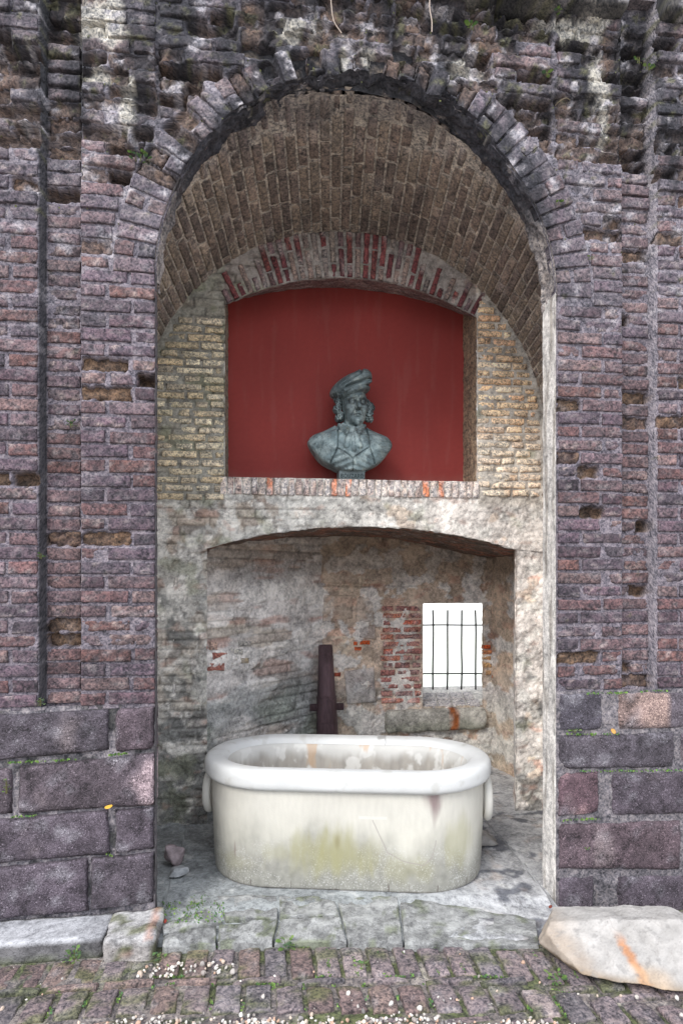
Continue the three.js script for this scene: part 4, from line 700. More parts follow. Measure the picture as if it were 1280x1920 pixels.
// flanks of the niche under the vault
for (const sgn of [-1, 1]) put(niche, 'side_wall', surf({ nu: 60, nv: 130, size: [1, 2.8], gain: 1.32,
  at: (s, t) => { const p = vaultAt(sgn * 1.42, lerp(0.06, 1.06, s)); p.y = lerp(-0.1, p.y + 0.02, t); p.x += sgn * 0.01 + 0.02 * fbm(p.z * 7, p.y * 7, sgn, 4) - 0.008 * ghost(p.z, p.y, 0.06, 0.21); return p; },
  tint: (p) => mul3(roughTint(p, 0.4, 0.4), 1 - 0.35 * ghost(p.z, p.y, 0.06, 0.21)) }), M.plaster);

// ------------------------------------------------------------------ the bathtub
{
  const tub = thing('bathtub', 'stained white marble bathtub with a thick rolled rim, standing in the niche', 'bathtub', V(0.455, -0.014, -0.50)); tub.rotation.y = THREE.MathUtils.degToRad(-11.5); tub.scale.y = 1.025;
  const HALF = 0.375, RAD = 0.36, NA = 260;
  const around = (s) => { // unit outline: [centre x, direction]
    const per = 4 * HALF + 2 * Math.PI * RAD; let d = s * per; // start at the front left, going right
    if (d < 2 * HALF) return [-HALF + d, 0, 0, 1]; d -= 2 * HALF;
    if (d < Math.PI * RAD) { const a = d / RAD; return [HALF, 0, Math.sin(a), Math.cos(a)]; } d -= Math.PI * RAD;
    if (d < 2 * HALF) return [HALF - d, 0, 0, -1]; d -= 2 * HALF; const a = d / RAD; return [-HALF, 0, -Math.sin(a), -Math.cos(a)];
  };
  const smooth = (pts, n) => { const c = new THREE.CatmullRomCurve3(pts.map(([o, y]) => V(o, y, 0)), false, 'centripetal'); return c.getPoints(n).map((p) => [p.x, p.y]); };
  const lathe = (prof, mat) => {
    const W = NA + 1, pos = [], uv = [], idx = []; let len = [0]; for (let j = 1; j < prof.length; j++) len.push(len[j - 1] + Math.hypot(prof[j][0] - prof[j - 1][0], prof[j][1] - prof[j - 1][1]));
    for (let j = 0; j < prof.length; j++) for (let i = 0; i <= NA; i++) {
      const [cx, cz, dx, dz] = around(i / NA), r = Math.max(0.002, RAD + prof[j][0]), px = cx * (r < 0.05 ? 0.9 : 1) + dx * r, pz = cz + dz * r, y = prof[j][1];
      const w = 0.004 * fbm(px * 4, y * 5, pz * 4, 4) + 0.0012 * fbm(px * 22, y * 22, pz * 22, 3); pos.push(px + dx * w, y + 0.5 * w, pz + dz * w); uv.push(i / NA, len[j] / len[len.length - 1]);
    }
    for (let j = 0; j < prof.length - 1; j++) for (let i = 0; i < NA; i++) { const a = j * W + i; idx.push(a, a + 1, a + W + 1, a, a + W + 1, a + W); }
    const g = finish(pos, uv, null, idx); return [g, len[len.length - 1]];
  };
  const per = 4 * HALF + 2 * Math.PI * RAD;
  // stain maps are worked out in metres along the outline (u) and the wall's height (v)
  const paint = (wpx, hpx, length, f) => { const d = new Uint8Array(wpx * hpx * 4); for (let y = 0; y < hpx; y++) for (let x = 0; x < wpx; x++) { const c = f((x + 0.5) / wpx * per, (y + 0.5) / hpx * length, (x + 0.5) / wpx); for (let k = 0; k < 3; k++) { const v = clamp(c[k]); d[(y * wpx + x) * 4 + k] = 255 * (v <= 0.0031308 ? v * 12.92 : 1.055 * Math.pow(v, 1 / 2.4) - 0.055); } d[(y * wpx + x) * 4 + 3] = 255; } const t = new THREE.DataTexture(d, wpx, hpx, THREE.RGBAFormat); t.colorSpace = THREE.SRGBColorSpace; t.wrapS = THREE.RepeatWrapping; t.magFilter = t.minFilter = THREE.LinearFilter; t.needsUpdate = true; return t; };
  const rep = (l) => { const t = M.plaster.bumpMap.clone(); t.repeat.set(5, Math.max(0.25, l)); t.needsUpdate = true; return t; };
  const cyl = (u) => { const a = u / per * Math.PI * 2; return [Math.cos(a) * 0.7, Math.sin(a) * 0.7]; };
  const seg = (x, y, pts) => { let m = 9; for (let k = 0; k < pts.length - 1; k++) { const [ax, ay] = pts[k], [bx, by] = pts[k + 1], dx = bx - ax, dy = by - ay, t = clamp(((x - ax) * dx + (y - ay) * dy) / (dx * dx + dy * dy)); m = Math.min(m, Math.hypot(x - ax - t * dx, y - ay - t * dy)); } return m; };
  const MARBLE = [0.57, 0.55, 0.49];
  const bodyTint = (u, v) => {
    const [a, b] = cyl(u), x = u > per / 2 + 0.9 ? u - per : u; // x = 0 at the left end of the straight front
    let c = mul3(mix3(MARBLE, [0.7, 0.68, 0.58], sm(0.45, 0.2, v) * 0.5), lerp(0.88, 1.06, f01(a * 3, b * 3, v * 3, 5)));
    c = mul3(c, lerp(0.93, 1.04, f01(a * 40, b * 40, v * 14, 2)));
    const low = sm(0.36, 0.1, v + 0.24 * fbm(a * 4, b * 4, v * 2 + 3, 5)); c = mix3(c, mul3([0.25, 0.245, 0.215], lerp(0.7, 1.25, f01(a * 26, b * 26, v * 26, 4))), low * 0.92);
    const speckles = sm(0.62, 0.74, f01(a * 150, b * 150, v * 150, 2)) * sm(0.28, 0.2, v) * sm(0.42, 0.6, f01(a * 6, b * 6, v * 6, 3) + 0.1); c = mix3(c, [0.58, 0.575, 0.545], speckles * 0.75);
    const algae = (cx, cy, w, h, k) => { const d = Math.hypot((x - cx) / w, (v - cy) / h) + 0.9 * fbm(a * 14, b * 14, v * 3.2, 4); c = mix3(c, [0.31, 0.295, 0.15], sm(1.05, 0.2, d) * k * 0.85); };
    algae(0.36, 0.2, 0.15, 0.15, 0.85); algae(0.2, 0.22, 0.11, 0.12, 0.75); algae(0.28, 0.24, 0.06, 0.1, 0.5); algae(0.5, 0.2, 0.1, 0.1, 0.4); algae(0.7, 0.13, 0.22, 0.08, 0.4); algae(0.06, 0.19, 0.12, 0.06, 0.35); algae(0.28, 0.15, 0.25, 0.1, 0.5); algae(0.98, 0.24, 0.14, 0.16, 0.55); algae(-0.2, 0.12, 0.2, 0.06, 0.3);
    c = mix3(c, [0.2, 0.17, 0.07], sm(0.7, 0.1, Math.hypot((x - 0.355) / 0.03, (v - 0.25) / 0.08)) * 0.5);
    c = mix3(c, [0.14, 0.07, 0.08], sm(1, 0.1, Math.hypot((x - 0.83) / lerp(0.016, 0.07, sm(0.3, 0.5, v)), (v - 0.48) / 0.18) + 0.7 * fbm(u * 16, v * 5, 3, 3)) * 0.75);
    c = mix3(c, [0.2, 0.13, 0.12], sm(1, 0.2, Math.hypot((x + 0.18) / 0.01, (v - 0.18) / 0.06)) * 0.5);
    const crack = seg(x + 0.006 * fbm(v * 30, u * 4, 2, 3), v + 0.008 * fbm(u * 30, 3, 3, 3), [[0.53, 0.36], [0.6, 0.21], [0.68, 0.165], [0.78, 0.15], [0.82, 0.19], [0.84, 0.27]]); c = mix3(c, [0.3, 0.27, 0.25], sm(0.004, 0.001, crack) * 0.7);
    c = mix3(c, [0.62, 0.61, 0.56], (x > 0.46 && x < 0.6 && v > 0.367 && v < 0.381 ? 0.7 : 0));
    c = mix3(c, [0.12, 0.08, 0.07], sm(0.02, 0.004, v + 0.01 * fbm(u * 40, 3, 2, 2)) * 0.75); c = mix3(c, [0.1, 0.08, 0.07], sm(0.7, 0.8, f01(a * 60, b * 60, 3, 2)) * sm(0.03, 0.012, Math.abs(v - 0.03)) * 0.9);
    return c;
  };
  const body = smooth([[-0.08, 0.004], [-0.04, 0.003], [-0.02, 0.012], [-0.013, 0.05], [-0.006, 0.2], [0.0, 0.36], [0.0, 0.5]], 46);
  const [bg, bl] = lathe(body); local(tub, 'basin_body', bg, new THREE.MeshStandardMaterial({ map: paint(1400, 240, bl, (u, v) => bodyTint(u, v - 0.05)), bumpMap: rep(bl), bumpScale: 0.0008, roughness: 0.62, side: THREE.DoubleSide }));
  const rim = smooth([[-0.01, 0.484], [0.004, 0.486], [0.012, 0.493], [0.03, 0.501], [0.038, 0.514], [0.041, 0.54], [0.039, 0.566], [0.03, 0.583], [0.012, 0.592], [-0.03, 0.593], [-0.062, 0.584], [-0.085, 0.558]], 40);
  const [rg, rl] = lathe(rim); local(tub, 'rim', rg, new THREE.MeshStandardMaterial({ map: paint(1400, 96, rl, (u, v) => { const [a, b] = cyl(u); let c = mul3([0.615, 0.62, 0.61], lerp(0.88, 1.05, f01(a * 5, b * 5, v * 8, 5))); c = mix3(c, [0.3, 0.28, 0.22], sm(0.62, 0.85, f01(a * 9, b * 9, v * 9 + 3, 4)) * 0.28); const x = u; c = mix3(c, [0.25, 0.24, 0.23], sm(0.004, 0.001, Math.abs(x - 2.05 + 0.03 * fbm(v * 12, 3, 1, 3))) * sm(0.1, 0.14, v) * 0.7); c = mix3(c, [0.22, 0.21, 0.2], sm(0.7, 0.4, Math.hypot((x - 2.07) / 0.05, (v - 0.2) / 0.05) + 0.6 * fbm(a * 22, b * 22, v * 22, 3)) * 0.6); return mix3(c, [0.35, 0.3, 0.22], sm(0.03, 0.0, v) * 0.5); }), bumpMap: rep(rl), bumpScale: 0.0008, roughness: 0.55, side: THREE.DoubleSide }));
  const inner = smooth([[-0.083, 0.558], [-0.098, 0.53], [-0.108, 0.46], [-0.125, 0.25], [-0.15, 0.14], [-0.22, 0.1], [-0.34, 0.095]], 40);
  const [ig, il] = lathe(inner); local(tub, 'basin', ig, new THREE.MeshStandardMaterial({ map: paint(1400, 240, il, (u, v) => { const [a, b] = cyl(u); let c = mul3([0.56, 0.55, 0.52], lerp(0.85, 1.06, f01(a * 4, b * 4, v * 4, 5))); const d = sm(0.03, 0.1, v + 0.12 * fbm(a * 5, b * 5, v * 1.5, 4)); c = mix3(c, mul3([0.33, 0.3, 0.26], lerp(0.6, 1.25, f01(a * 16, b * 16, v * 5, 4))), d * 0.8); c = mix3(c, [0.66, 0.65, 0.62], sm(0.55, 0.7, f01(a * 8, b * 8, v * 8 + 4, 4)) * 0.7); return mix3(c, [0.5, 0.32, 0.18], sm(0.68, 0.8, f01(a * 7, b * 7, v * 3 + 8, 4)) * 0.6); }), bumpMap: rep(il), bumpScale: 0.001, roughness: 0.65, side: THREE.DoubleSide }));
  // carved ring handles at both ends
  const marble = new THREE.MeshStandardMaterial({ color: new THREE.Color(0.56, 0.545, 0.5), roughness: 0.65, bumpMap: M.plaster.bumpMap, bumpScale: 0.001 });
  for (const sgn of [-1, 1]) { const g = new THREE.TorusGeometry(0.085, 0.02, 14, 40); g.scale(1, 1.12, 1.1); g.rotateY(Math.PI / 2); g.translate(sgn * (HALF + RAD + 0.018), 0.375, 0.02); const ring = local(tub, 'ring_handle', g, marble); const b = new THREE.SphereGeometry(0.042, 20, 14); b.scale(0.7, 1, 1); b.translate(sgn * (HALF + RAD + 0.012), 0.465, 0.02); local(ring, 'boss', b, marble); }
}

// ------------------------------------------------------------------ the cannon barrel on end
{
  const foot = on(615, 1455, -1.84); foot.y = 0.0; const can = thing('cannon_barrel', 'rusty iron cannon barrel standing muzzle up behind the bathtub', 'cannon', foot); can.rotation.set(-0.075, 0, 0.012);
  const cm = (a, b) => { const t = new Float32Array(256 * 256), R = layers(256, [[8, 1], [30, 1], [90, 1]], 900); for (let i = 0; i < t.length; i++) t[i] = lerp(a, b, R[i]); return t; };
  const iron = new THREE.MeshStandardMaterial({ map: grayTex(cm(0.2, 1.0), 256, true), color: new THREE.Color(0.17, 0.105, 0.12), roughness: 0.42, metalness: 0.55, bumpMap: M.plinth.bumpMap, bumpScale: 0.006 });
  const pr = [[0.001, 0], [0.094, 0], [0.096, 0.04], [0.088, 0.06], [0.086, 0.3], [0.09, 0.31], [0.09, 0.33], [0.083, 0.34], [0.082, 0.44], [0.08, 0.46], [0.076, 0.62], [0.077, 0.64], [0.07, 0.65], [0.06, 0.86], [0.057, 0.93], [0.058, 0.945], [0.054, 0.955], [0.056, 0.99], [0.054, 1.03], [0.048, 1.036], [0.03, 1.036], [0.028, 1.03], [0.028, 0.9], [0.001, 0.9]];
  local(can, 'barrel', new THREE.LatheGeometry(pr.map(([x, y]) => new THREE.Vector2(x, y)), 40), iron);
  for (const s of [-1, 1]) { const g = new THREE.CylinderGeometry(0.027, 0.029, 0.062, 18); g.rotateZ(Math.PI / 2); g.translate(s * 0.098, 0.562, 0); local(can, 'trunnion', g, iron); }
}

// ------------------------------------------------------------------ the bust
{
  const base = on(657, 898, -1.22); base.y = G.y + 0.001; const bust = thing('bust', 'verdigris bronze bust of a curly haired man in a tilted soft cap', 'bust', base);
  const k = 12, len = Math.hypot, smin = (a, b, r) => { const h = clamp(0.5 + 0.5 * (b - a) / r); return lerp(b, a, h) - r * h * (1 - h); }, smax = (a, b, r) => -smin(-a, -b, r);
  const ell = (x, y, z, c, r) => { const a = (x - c[0]) / r[0], b = (y - c[1]) / r[1], d = (z - c[2]) / r[2], q = len(a, b, d); if (q < 1e-6) return -Math.min(...r); const g = len(a / r[0], b / r[1], d / r[2]); return q * (q - 1) / g; };
  const sph = (x, y, z, c, r) => len(x - c[0], y - c[1], z - c[2]) - r;
  const cap = (x, y, z, a, b, ra, rb = ra) => { const dx = b[0] - a[0], dy = b[1] - a[1], dz = b[2] - a[2], t = clamp(((x - a[0]) * dx + (y - a[1]) * dy + (z - a[2]) * dz) / (dx * dx + dy * dy + dz * dz)); return len(x - a[0] - t * dx, y - a[1] - t * dy, z - a[2] - t * dz) - lerp(ra, rb, t); };
  const R = rng(717), curls = [];
  for (let i = 0; i < 30; i++) { const side = i % 2 ? 1 : -1, t = R(), y = 0.415 + 0.145 * t; curls.push([0.022 + side * (0.092 + 0.026 * R() - 0.03 * Math.abs(t - 0.5)), y, -0.055 + 0.075 * R(), 0.018 + 0.012 * R()]); }
  for (let i = 0; i < 10; i++) curls.push([-0.06 + 0.16 * R(), 0.42 + 0.13 * R(), -0.09, 0.035]);
  const rot = (x, y, c, a) => { const dx = x - c[0], dy = y - c[1], co = Math.cos(a), si = Math.sin(a); return [c[0] + dx * co + dy * si, c[1] - dx * si + dy * co]; };
  const poly = (x, y, pts) => { let m = 9; for (let i = 0; i < pts.length - 1; i++) { const [ax, ay] = pts[i], [bx, by] = pts[i + 1], dx = bx - ax, dy = by - ay, t = clamp(((x - ax) * dx + (y - ay) * dy) / (dx * dx + dy * dy)); m = Math.min(m, len(x - ax - t * dx, y - ay - t * dy)); } return m; };
  const LAPEL = [[[-0.088, 0.36], [-0.1, 0.2], [-0.142, 0.11]], [[0.103, 0.36], [0.11, 0.21], [0.146, 0.11]]], VEST = [[[-0.103, 0.2], [-0.05, 0.172], [-0.002, 0.132]], [[0.11, 0.212], [0.05, 0.17], [-0.002, 0.132]], [[-0.002, 0.132], [0.002, 0.06]]], FOLD = [[[0.07, 0.735], [0.056, 0.69], [-0.01, 0.647], [-0.07, 0.61]], [[-0.04, 0.6], [0.05, 0.64], [0.125, 0.676]]];
  const groove = (x, y, z) => { if (z < 0.0) return 9; let m = 9; for (const l of y > 0.5 ? FOLD : [...LAPEL, ...VEST]) m = Math.min(m, poly(x, y, l)); return m; };
  const field = (x, y, z) => {
    const ax = Math.abs(x);
    // chest and shoulders, cut to their tapering outline
    let d = ell(x, y, z, [0, 0.2, -0.03], [0.27, 0.15, 0.125]); d = smin(d, cap(x, y, z, [-0.205, 0.236, -0.03], [0.205, 0.236, -0.03], 0.07), 0.03); d = smin(d, ell(x, y, z, [0, 0.17, 0.035], [0.2, 0.16, 0.09]), 0.05); d = smin(d, cap(ax, y, z, [0.03, 0.352, -0.035], [0.19, 0.265, -0.035], 0.045, 0.04), 0.02);
    const xl = x > 0 ? (y > 0.21 ? 0.107 : lerp(0.146, 0.11, sm(0.11, 0.21, y))) : (y > 0.2 ? 0.096 : lerp(0.142, 0.1, sm(0.11, 0.2, y)));
    d -= 0.011 * sm(-0.002, 0.006, ax - xl);
    const under = y - (x < 0 ? 0.132 - x * 0.66 : 0.132 + x * 0.72); if (ax < xl) d -= 0.007 * sm(0.002, -0.006, under);
    d += 0.0035 * Math.sin(y * 150 + ax * 60) * sm(0.12, 0.05, Math.abs(ax - 0.06)) * (under < 0 ? 1 : 0.4) + 0.004 * fbm(x * 16, y * 16, z * 16, 2);
    d = smax(d, 0.796 * ax - 0.605 * y - 0.083, 0.018); d = smax(d, 0.447 * ax - 0.894 * y + 0.021, 0.018); d = smax(d, 0.06 - y, 0.008); d = smax(d, -z - 0.1, 0.02);
    for (const [bx, by, bz] of [[0.158, 0.212, 0.088], [0.176, 0.165, 0.082]]) d = smin(d, sph(x, y, z, [bx, by, bz], 0.012), 0.003);
    d = smin(d, sph(x, y, z, [0.016, 0.1, 0.12], 0.009), 0.003);
    d = smin(d, cap(x, y, z, [0.195, 0.222, 0.058], [0.215, 0.195, 0.055], 0.016), 0.004);
    // neck, collar, cravat
    d = smin(d, cap(x, y, z, [0.005, 0.27, -0.03], [0.02, 0.43, -0.005], 0.066, 0.058), 0.02);
    for (const s of [-1, 1]) { d = smin(d, cap(x, y, z, [s * 0.082 + 0.008, 0.372, 0.0], [s * 0.036, 0.3, 0.092], 0.015, 0.02), 0.004); d = smin(d, cap(x, y, z, [s * 0.062 + 0.008, 0.37, 0.03], [s * 0.02, 0.325, 0.095], 0.012, 0.014), 0.004); d = smin(d, cap(x, y, z, [s * 0.014, 0.3, 0.11], [s * 0.042, 0.215, 0.113], 0.018, 0.024), 0.004); }
    d = smin(d, sph(x, y, z, [0.002, 0.318, 0.108], 0.026), 0.004); d = smin(d, cap(x, y, z, [0, 0.29, 0.12], [0.004, 0.19, 0.122], 0.013, 0.018), 0.003);
    if (y < 0.5) d += 0.008 * sm(0.007, 0.001, groove(x, y, z)) * (len(ax * 0.9, y - 0.27) > 0.08 || y < 0.2 ? 1 : 0);
    // head, turned a little
    const a = 0.1, fx = (x - 0.026) * Math.cos(a) - z * Math.sin(a), hz = (x - 0.026) * Math.sin(a) + z * Math.cos(a), f = Math.abs(fx);
    let h = ell(fx, y, hz, [0, 0.515, -0.005], [0.084, 0.12, 0.104]); h = smin(h, ell(fx, y, hz, [0, 0.425, 0.032], [0.062, 0.068, 0.064]), 0.035);
    h = smin(h, cap(f, y, hz, [0.014, 0.536, 0.094], [0.058, 0.533, 0.07], 0.013, 0.01), 0.01); h = smax(h, -sph(f, y, hz, [0.037, 0.511, 0.106], 0.024), 0.008); h = smin(h, sph(f, y, hz, [0.036, 0.511, 0.076], 0.0165), 0.002);
    h = smin(h, cap(f, y, hz, [0.02, 0.522, 0.093], [0.052, 0.518, 0.078], 0.0055), 0.003); h = smin(h, cap(f, y, hz, [0.024, 0.4975, 0.089], [0.05, 0.4985, 0.079], 0.0045), 0.003); h = smax(h, -sph(f, y, hz, [0.036, 0.511, 0.0945], 0.0055), 0.002);
    h = smin(h, cap(fx, y, hz, [0, 0.522, 0.096], [0, 0.468, 0.126], 0.011, 0.0155), 0.008); h = smin(h, sph(f, y, hz, [0.015, 0.463, 0.107], 0.0115), 0.004);
    h = smin(h, sph(f, y, hz, [0.048, 0.472, 0.062], 0.026), 0.016); h = smin(h, cap(f, y, hz, [0, 0.4345, 0.099], [0.025, 0.429, 0.084], 0.009, 0.006), 0.003); h = smin(h, cap(f, y, hz, [0, 0.4165, 0.097], [0.019, 0.4185, 0.086], 0.01, 0.007), 0.003); h = smax(h, -cap(f, y, hz, [0, 0.4262, 0.112], [0.028, 0.4235, 0.095], 0.0055), 0.002);
    h = smax(h, -cap(f, y, hz, [0.024, 0.458, 0.106], [0.04, 0.422, 0.09], 0.0065), 0.006); h = smax(h, -cap(f, y, hz, [0, 0.401, 0.108], [0.02, 0.4, 0.1], 0.009), 0.008); h = smin(h, sph(fx, y, hz, [0, 0.383, 0.076], 0.024), 0.014);
    d = smin(d, h, 0.006);
    let c = 9; for (const [cx, cy, cz, r] of curls) { const q = sph(x, y, z, [cx, cy, cz], r); if (q < 0.05) c = smin(c, q + 0.0045 * Math.sin(Math.atan2(y - cy, x - cx) * 2 + len(x - cx, y - cy) * 420), 0.005); else c = Math.min(c, q - 0.004); } d = Math.min(d, c);
    // cap: band, soft crown leaning to one side, folds
    let [px, py] = rot(x, y, [0.02, 0.585], 0.33); let b = ell(px, py, z, [0.016, 0.586, 0.0], [0.121, 0.033, 0.12]);
    [px, py] = rot(x, y, [0, 0.645], 0.52); let w = ell(px, py, z, [-0.002, 0.643, -0.01], [0.155, 0.062, 0.13]);
    w = smin(w, ell(x, y, z, [0.082, 0.68, 0.02], [0.052, 0.056, 0.07]), 0.03); b = smin(b, w, 0.01);
    b = smin(b, cap(x, y, z, [-0.05, 0.575, 0.112], [0.12, 0.645, 0.085], 0.014, 0.01), 0.004); if (y > 0.5) b += 0.011 * sm(0.01, 0.002, groove(x, y, z));
    return Math.min(d, b);
  };
  const N = 200, HALFW = 0.385, CY = 0.37, mc = new MarchingCubes(N, new THREE.MeshBasicMaterial(), false, false, 300000); mc.isolation = 0; mc.field.fill(-0.1);
  const cx = (i) => (i - N / 2) / (N / 2) * HALFW, ST = 4, reach = ST * HALFW / N * 2 * 1.8 + 0.012;
  for (let z = 0; z < N; z += ST) for (let y = 0; y < N; y += ST) for (let x = 0; x < N; x += ST) {
    const X0 = cx(x + ST / 2), Y0 = cx(y + ST / 2) + CY, Z0 = cx(z + ST / 2); if (Math.abs(Z0) > 0.19 || Math.abs(X0) > 0.32 || Y0 < 0.035) continue;
    const far = field(X0, Y0, Z0);
    for (let k = z; k < Math.min(N, z + ST); k++) for (let j = y; j < Math.min(N, y + ST); j++) for (let i = x; i < Math.min(N, x + ST); i++) mc.field[i + j * N + k * N * N] = Math.abs(far) > reach ? -far : -field(cx(i), cx(j) + CY, cx(k));
  }
  mc.update();
  const P = mc.positionArray, count = mc.count; let g = new THREE.BufferGeometry(), pos = new Float32Array(count * 3);
  for (let i = 0; i < count; i++) { pos[i * 3] = P[i * 3] * HALFW; pos[i * 3 + 1] = P[i * 3 + 1] * HALFW + CY; pos[i * 3 + 2] = P[i * 3 + 2] * HALFW; }
  g.setAttribute('position', new THREE.BufferAttribute(pos, 3)); g = mergeVertices(g, 1e-4); g.computeVertexNormals();
  const q = g.attributes.position, col = [], uv = []; for (let i = 0; i < q.count; i++) { const x = q.getX(i), y = q.getY(i), z = q.getZ(i), t = f01(x * 14, y * 14, z * 14, 4), s = f01(x * 30, y * 9, z * 30, 3); let c = mix3([0.115, 0.155, 0.165], [0.23, 0.285, 0.29], sm(0.35, 0.7, t)); c = mix3(c, [0.05, 0.062, 0.066], sm(0.34, 0.5, y + 0.1 * fbm(x * 9, y * 9, z * 9, 3)) * 0.62); c = mix3(c, [0.3, 0.33, 0.29], sm(0.62, 0.8, s) * 0.35); { const a = 0.1, fx = (x - 0.026) * Math.cos(a) - z * Math.sin(a), hz = (x - 0.026) * Math.sin(a) + z * Math.cos(a), f = Math.abs(fx); if (hz > 0.04 && y > 0.37 && y < 0.56 && f < 0.1) { const e = len(f - 0.037, y - 0.511, hz - 0.082); let k = sm(0.012, 0.017, e) * sm(0.031, 0.022, e); k = Math.max(k, sm(0.007, 0.002, Math.abs(y - 0.4262 + f * 0.1)) * sm(0.034, 0.024, f), sm(0.009, 0.003, len(f - 0.009, y - 0.456)) , 0.8 * sm(0.008, 0.002, poly(f, y, [[0.024, 0.458], [0.04, 0.422]])), 0.6 * sm(0.006, 0.002, len(f - 0.037, y - 0.511))); c = mul3(c, 1 - 0.62 * k); } }  // shade painted into the colour: darker head, eye sockets, mouth and nose creases
    if (y > 0.4 && y < 0.57 && Math.abs(x - 0.022) > 0.075) c = mul3(c, lerp(0.45, 1.25, sm(-0.4, 0.5, Math.sin(x * 260 + y * 190) * Math.sin(y * 230 - z * 150))));  // shade between the curls painted as dark and pale waves
    const gr = groove(x, y, z); c = mul3(c, lerp(0.62, 1, sm(0.001, 0.007, gr))); col.push(...mul3(c, 1.75)); uv.push(x + z, y); }  // coat and cap grooves painted darker, as the shade inside them
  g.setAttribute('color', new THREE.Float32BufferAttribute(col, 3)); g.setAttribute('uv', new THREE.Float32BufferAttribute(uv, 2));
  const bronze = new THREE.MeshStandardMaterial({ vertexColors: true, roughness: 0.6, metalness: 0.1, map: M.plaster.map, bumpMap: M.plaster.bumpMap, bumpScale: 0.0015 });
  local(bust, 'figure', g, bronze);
  const pl = block(0.17, 0.066, 0.15, { cell: 0.012, round: 0.004, rough: 0.001, tint: (p, nz) => mul3([0.16, 0.2, 0.21], 1 + nz), gain: 1.2 }); local(bust, 'plinth', pl, bronze);
  const font = await new FontLoader().loadAsync('fonts/droid/droid_sans_bold.typeface.json'); const tg = new TextGeometry('BOUZARD', { font, size: 0.024, depth: 0.003, curveSegments: 3 }); tg.computeBoundingBox(); const bb = tg.boundingBox, sx = 0.15 / (bb.max.x - bb.min.x); tg.translate(-(bb.max.x + bb.min.x) / 2, 0, 0); tg.scale(sx, 1.1, 1); tg.translate(0, 0.014, 0.0755);
  local(bust, 'lettering', tg, plain('#2b3a3c', 0.7));
}

// ------------------------------------------------------------------ boulder, kerb stones, rubble
{
  const pts = [[1.145, 0.015, 0.42], [1.16, 0.08, 0.45], [1.23, -0.045, 0.5], [1.235, -0.005, 0.625], [1.42, -0.05, 0.62], [1.44, -0.005, 0.715], [1.85, -0.05, 0.76], [1.86, -0.01, 0.86], [1.19, 0.105, 0.43], [1.62, 0.172, 0.59], [1.76, 0.16, 0.63], [1.9, 0.07, 0.75], [1.24, -0.04, 0.24], [1.8, -0.04, 0.4], [1.26, 0.1, 0.3], [1.7, 0.155, 0.46]].map((p) => V(...p));
  const g = rock(pts, { detail: 64, rough: 0.012, freq: 9, soft: 70, seed: 5, tint: (p, nz) => {
    let c = mul3(mix3([0.33, 0.31, 0.29], [0.42, 0.405, 0.39], f01(p.x * 6, p.y * 6, p.z * 6, 4)), 1 + 0.5 * nz); const q = p.y + 0.55 * (p.z - 0.62) - 0.12 * (p.x - 1.2);
    c = mix3(c, [0.3, 0.22, 0.15], sm(1.36, 1.2, p.x + 0.4 * p.y + 0.05 * fbm(p.x * 16, p.y * 16, p.z * 16, 3)) * 0.6); c = mix3(c, [0.22, 0.15, 0.08], sm(0.022, -0.012, p.y + 0.01 * fbm(p.x * 16, p.z * 16, 3, 3)) * 0.75);
    const t = (p.x - 1.43) / 0.1, line = Math.abs(p.x - 1.42 - 0.25 * (0.1 - p.y) + 0.03 * fbm(p.y * 18, p.z * 18, 4, 4)); c = mix3(c, [0.45, 0.19, 0.07], sm(0.03, 0.004, line) * sm(0.13, 0.08, p.y) * sm(0.5, 0.6, p.z) * 0.85); c = mix3(c, [0.46, 0.33, 0.21], sm(0.09, 0.02, Math.abs(p.x - 1.47 + 0.04 * fbm(p.y * 12, p.z * 12, 8, 3))) * sm(0.06, 0.02, p.y) * sm(0.5, 0.6, p.z) * 0.6);
    c = mix3(c, [0.2, 0.18, 0.165], sm(0.012, 0.0, Math.abs(fbm(p.x * 7, p.y * 7, p.z * 7 + 3, 3) - 0.06)) * 0.35); return mix3(c, [0.22, 0.21, 0.2], sm(0.66, 0.8, f01(p.x * 30, p.y * 30, p.z * 30, 3)) * 0.55);
  } });
  const b = put(scene, 'boulder', g, M.rock); b.name = numbered('boulder'); tag(b, 'large pale limestone boulder with a rusty streak at lower right', 'boulder');
}
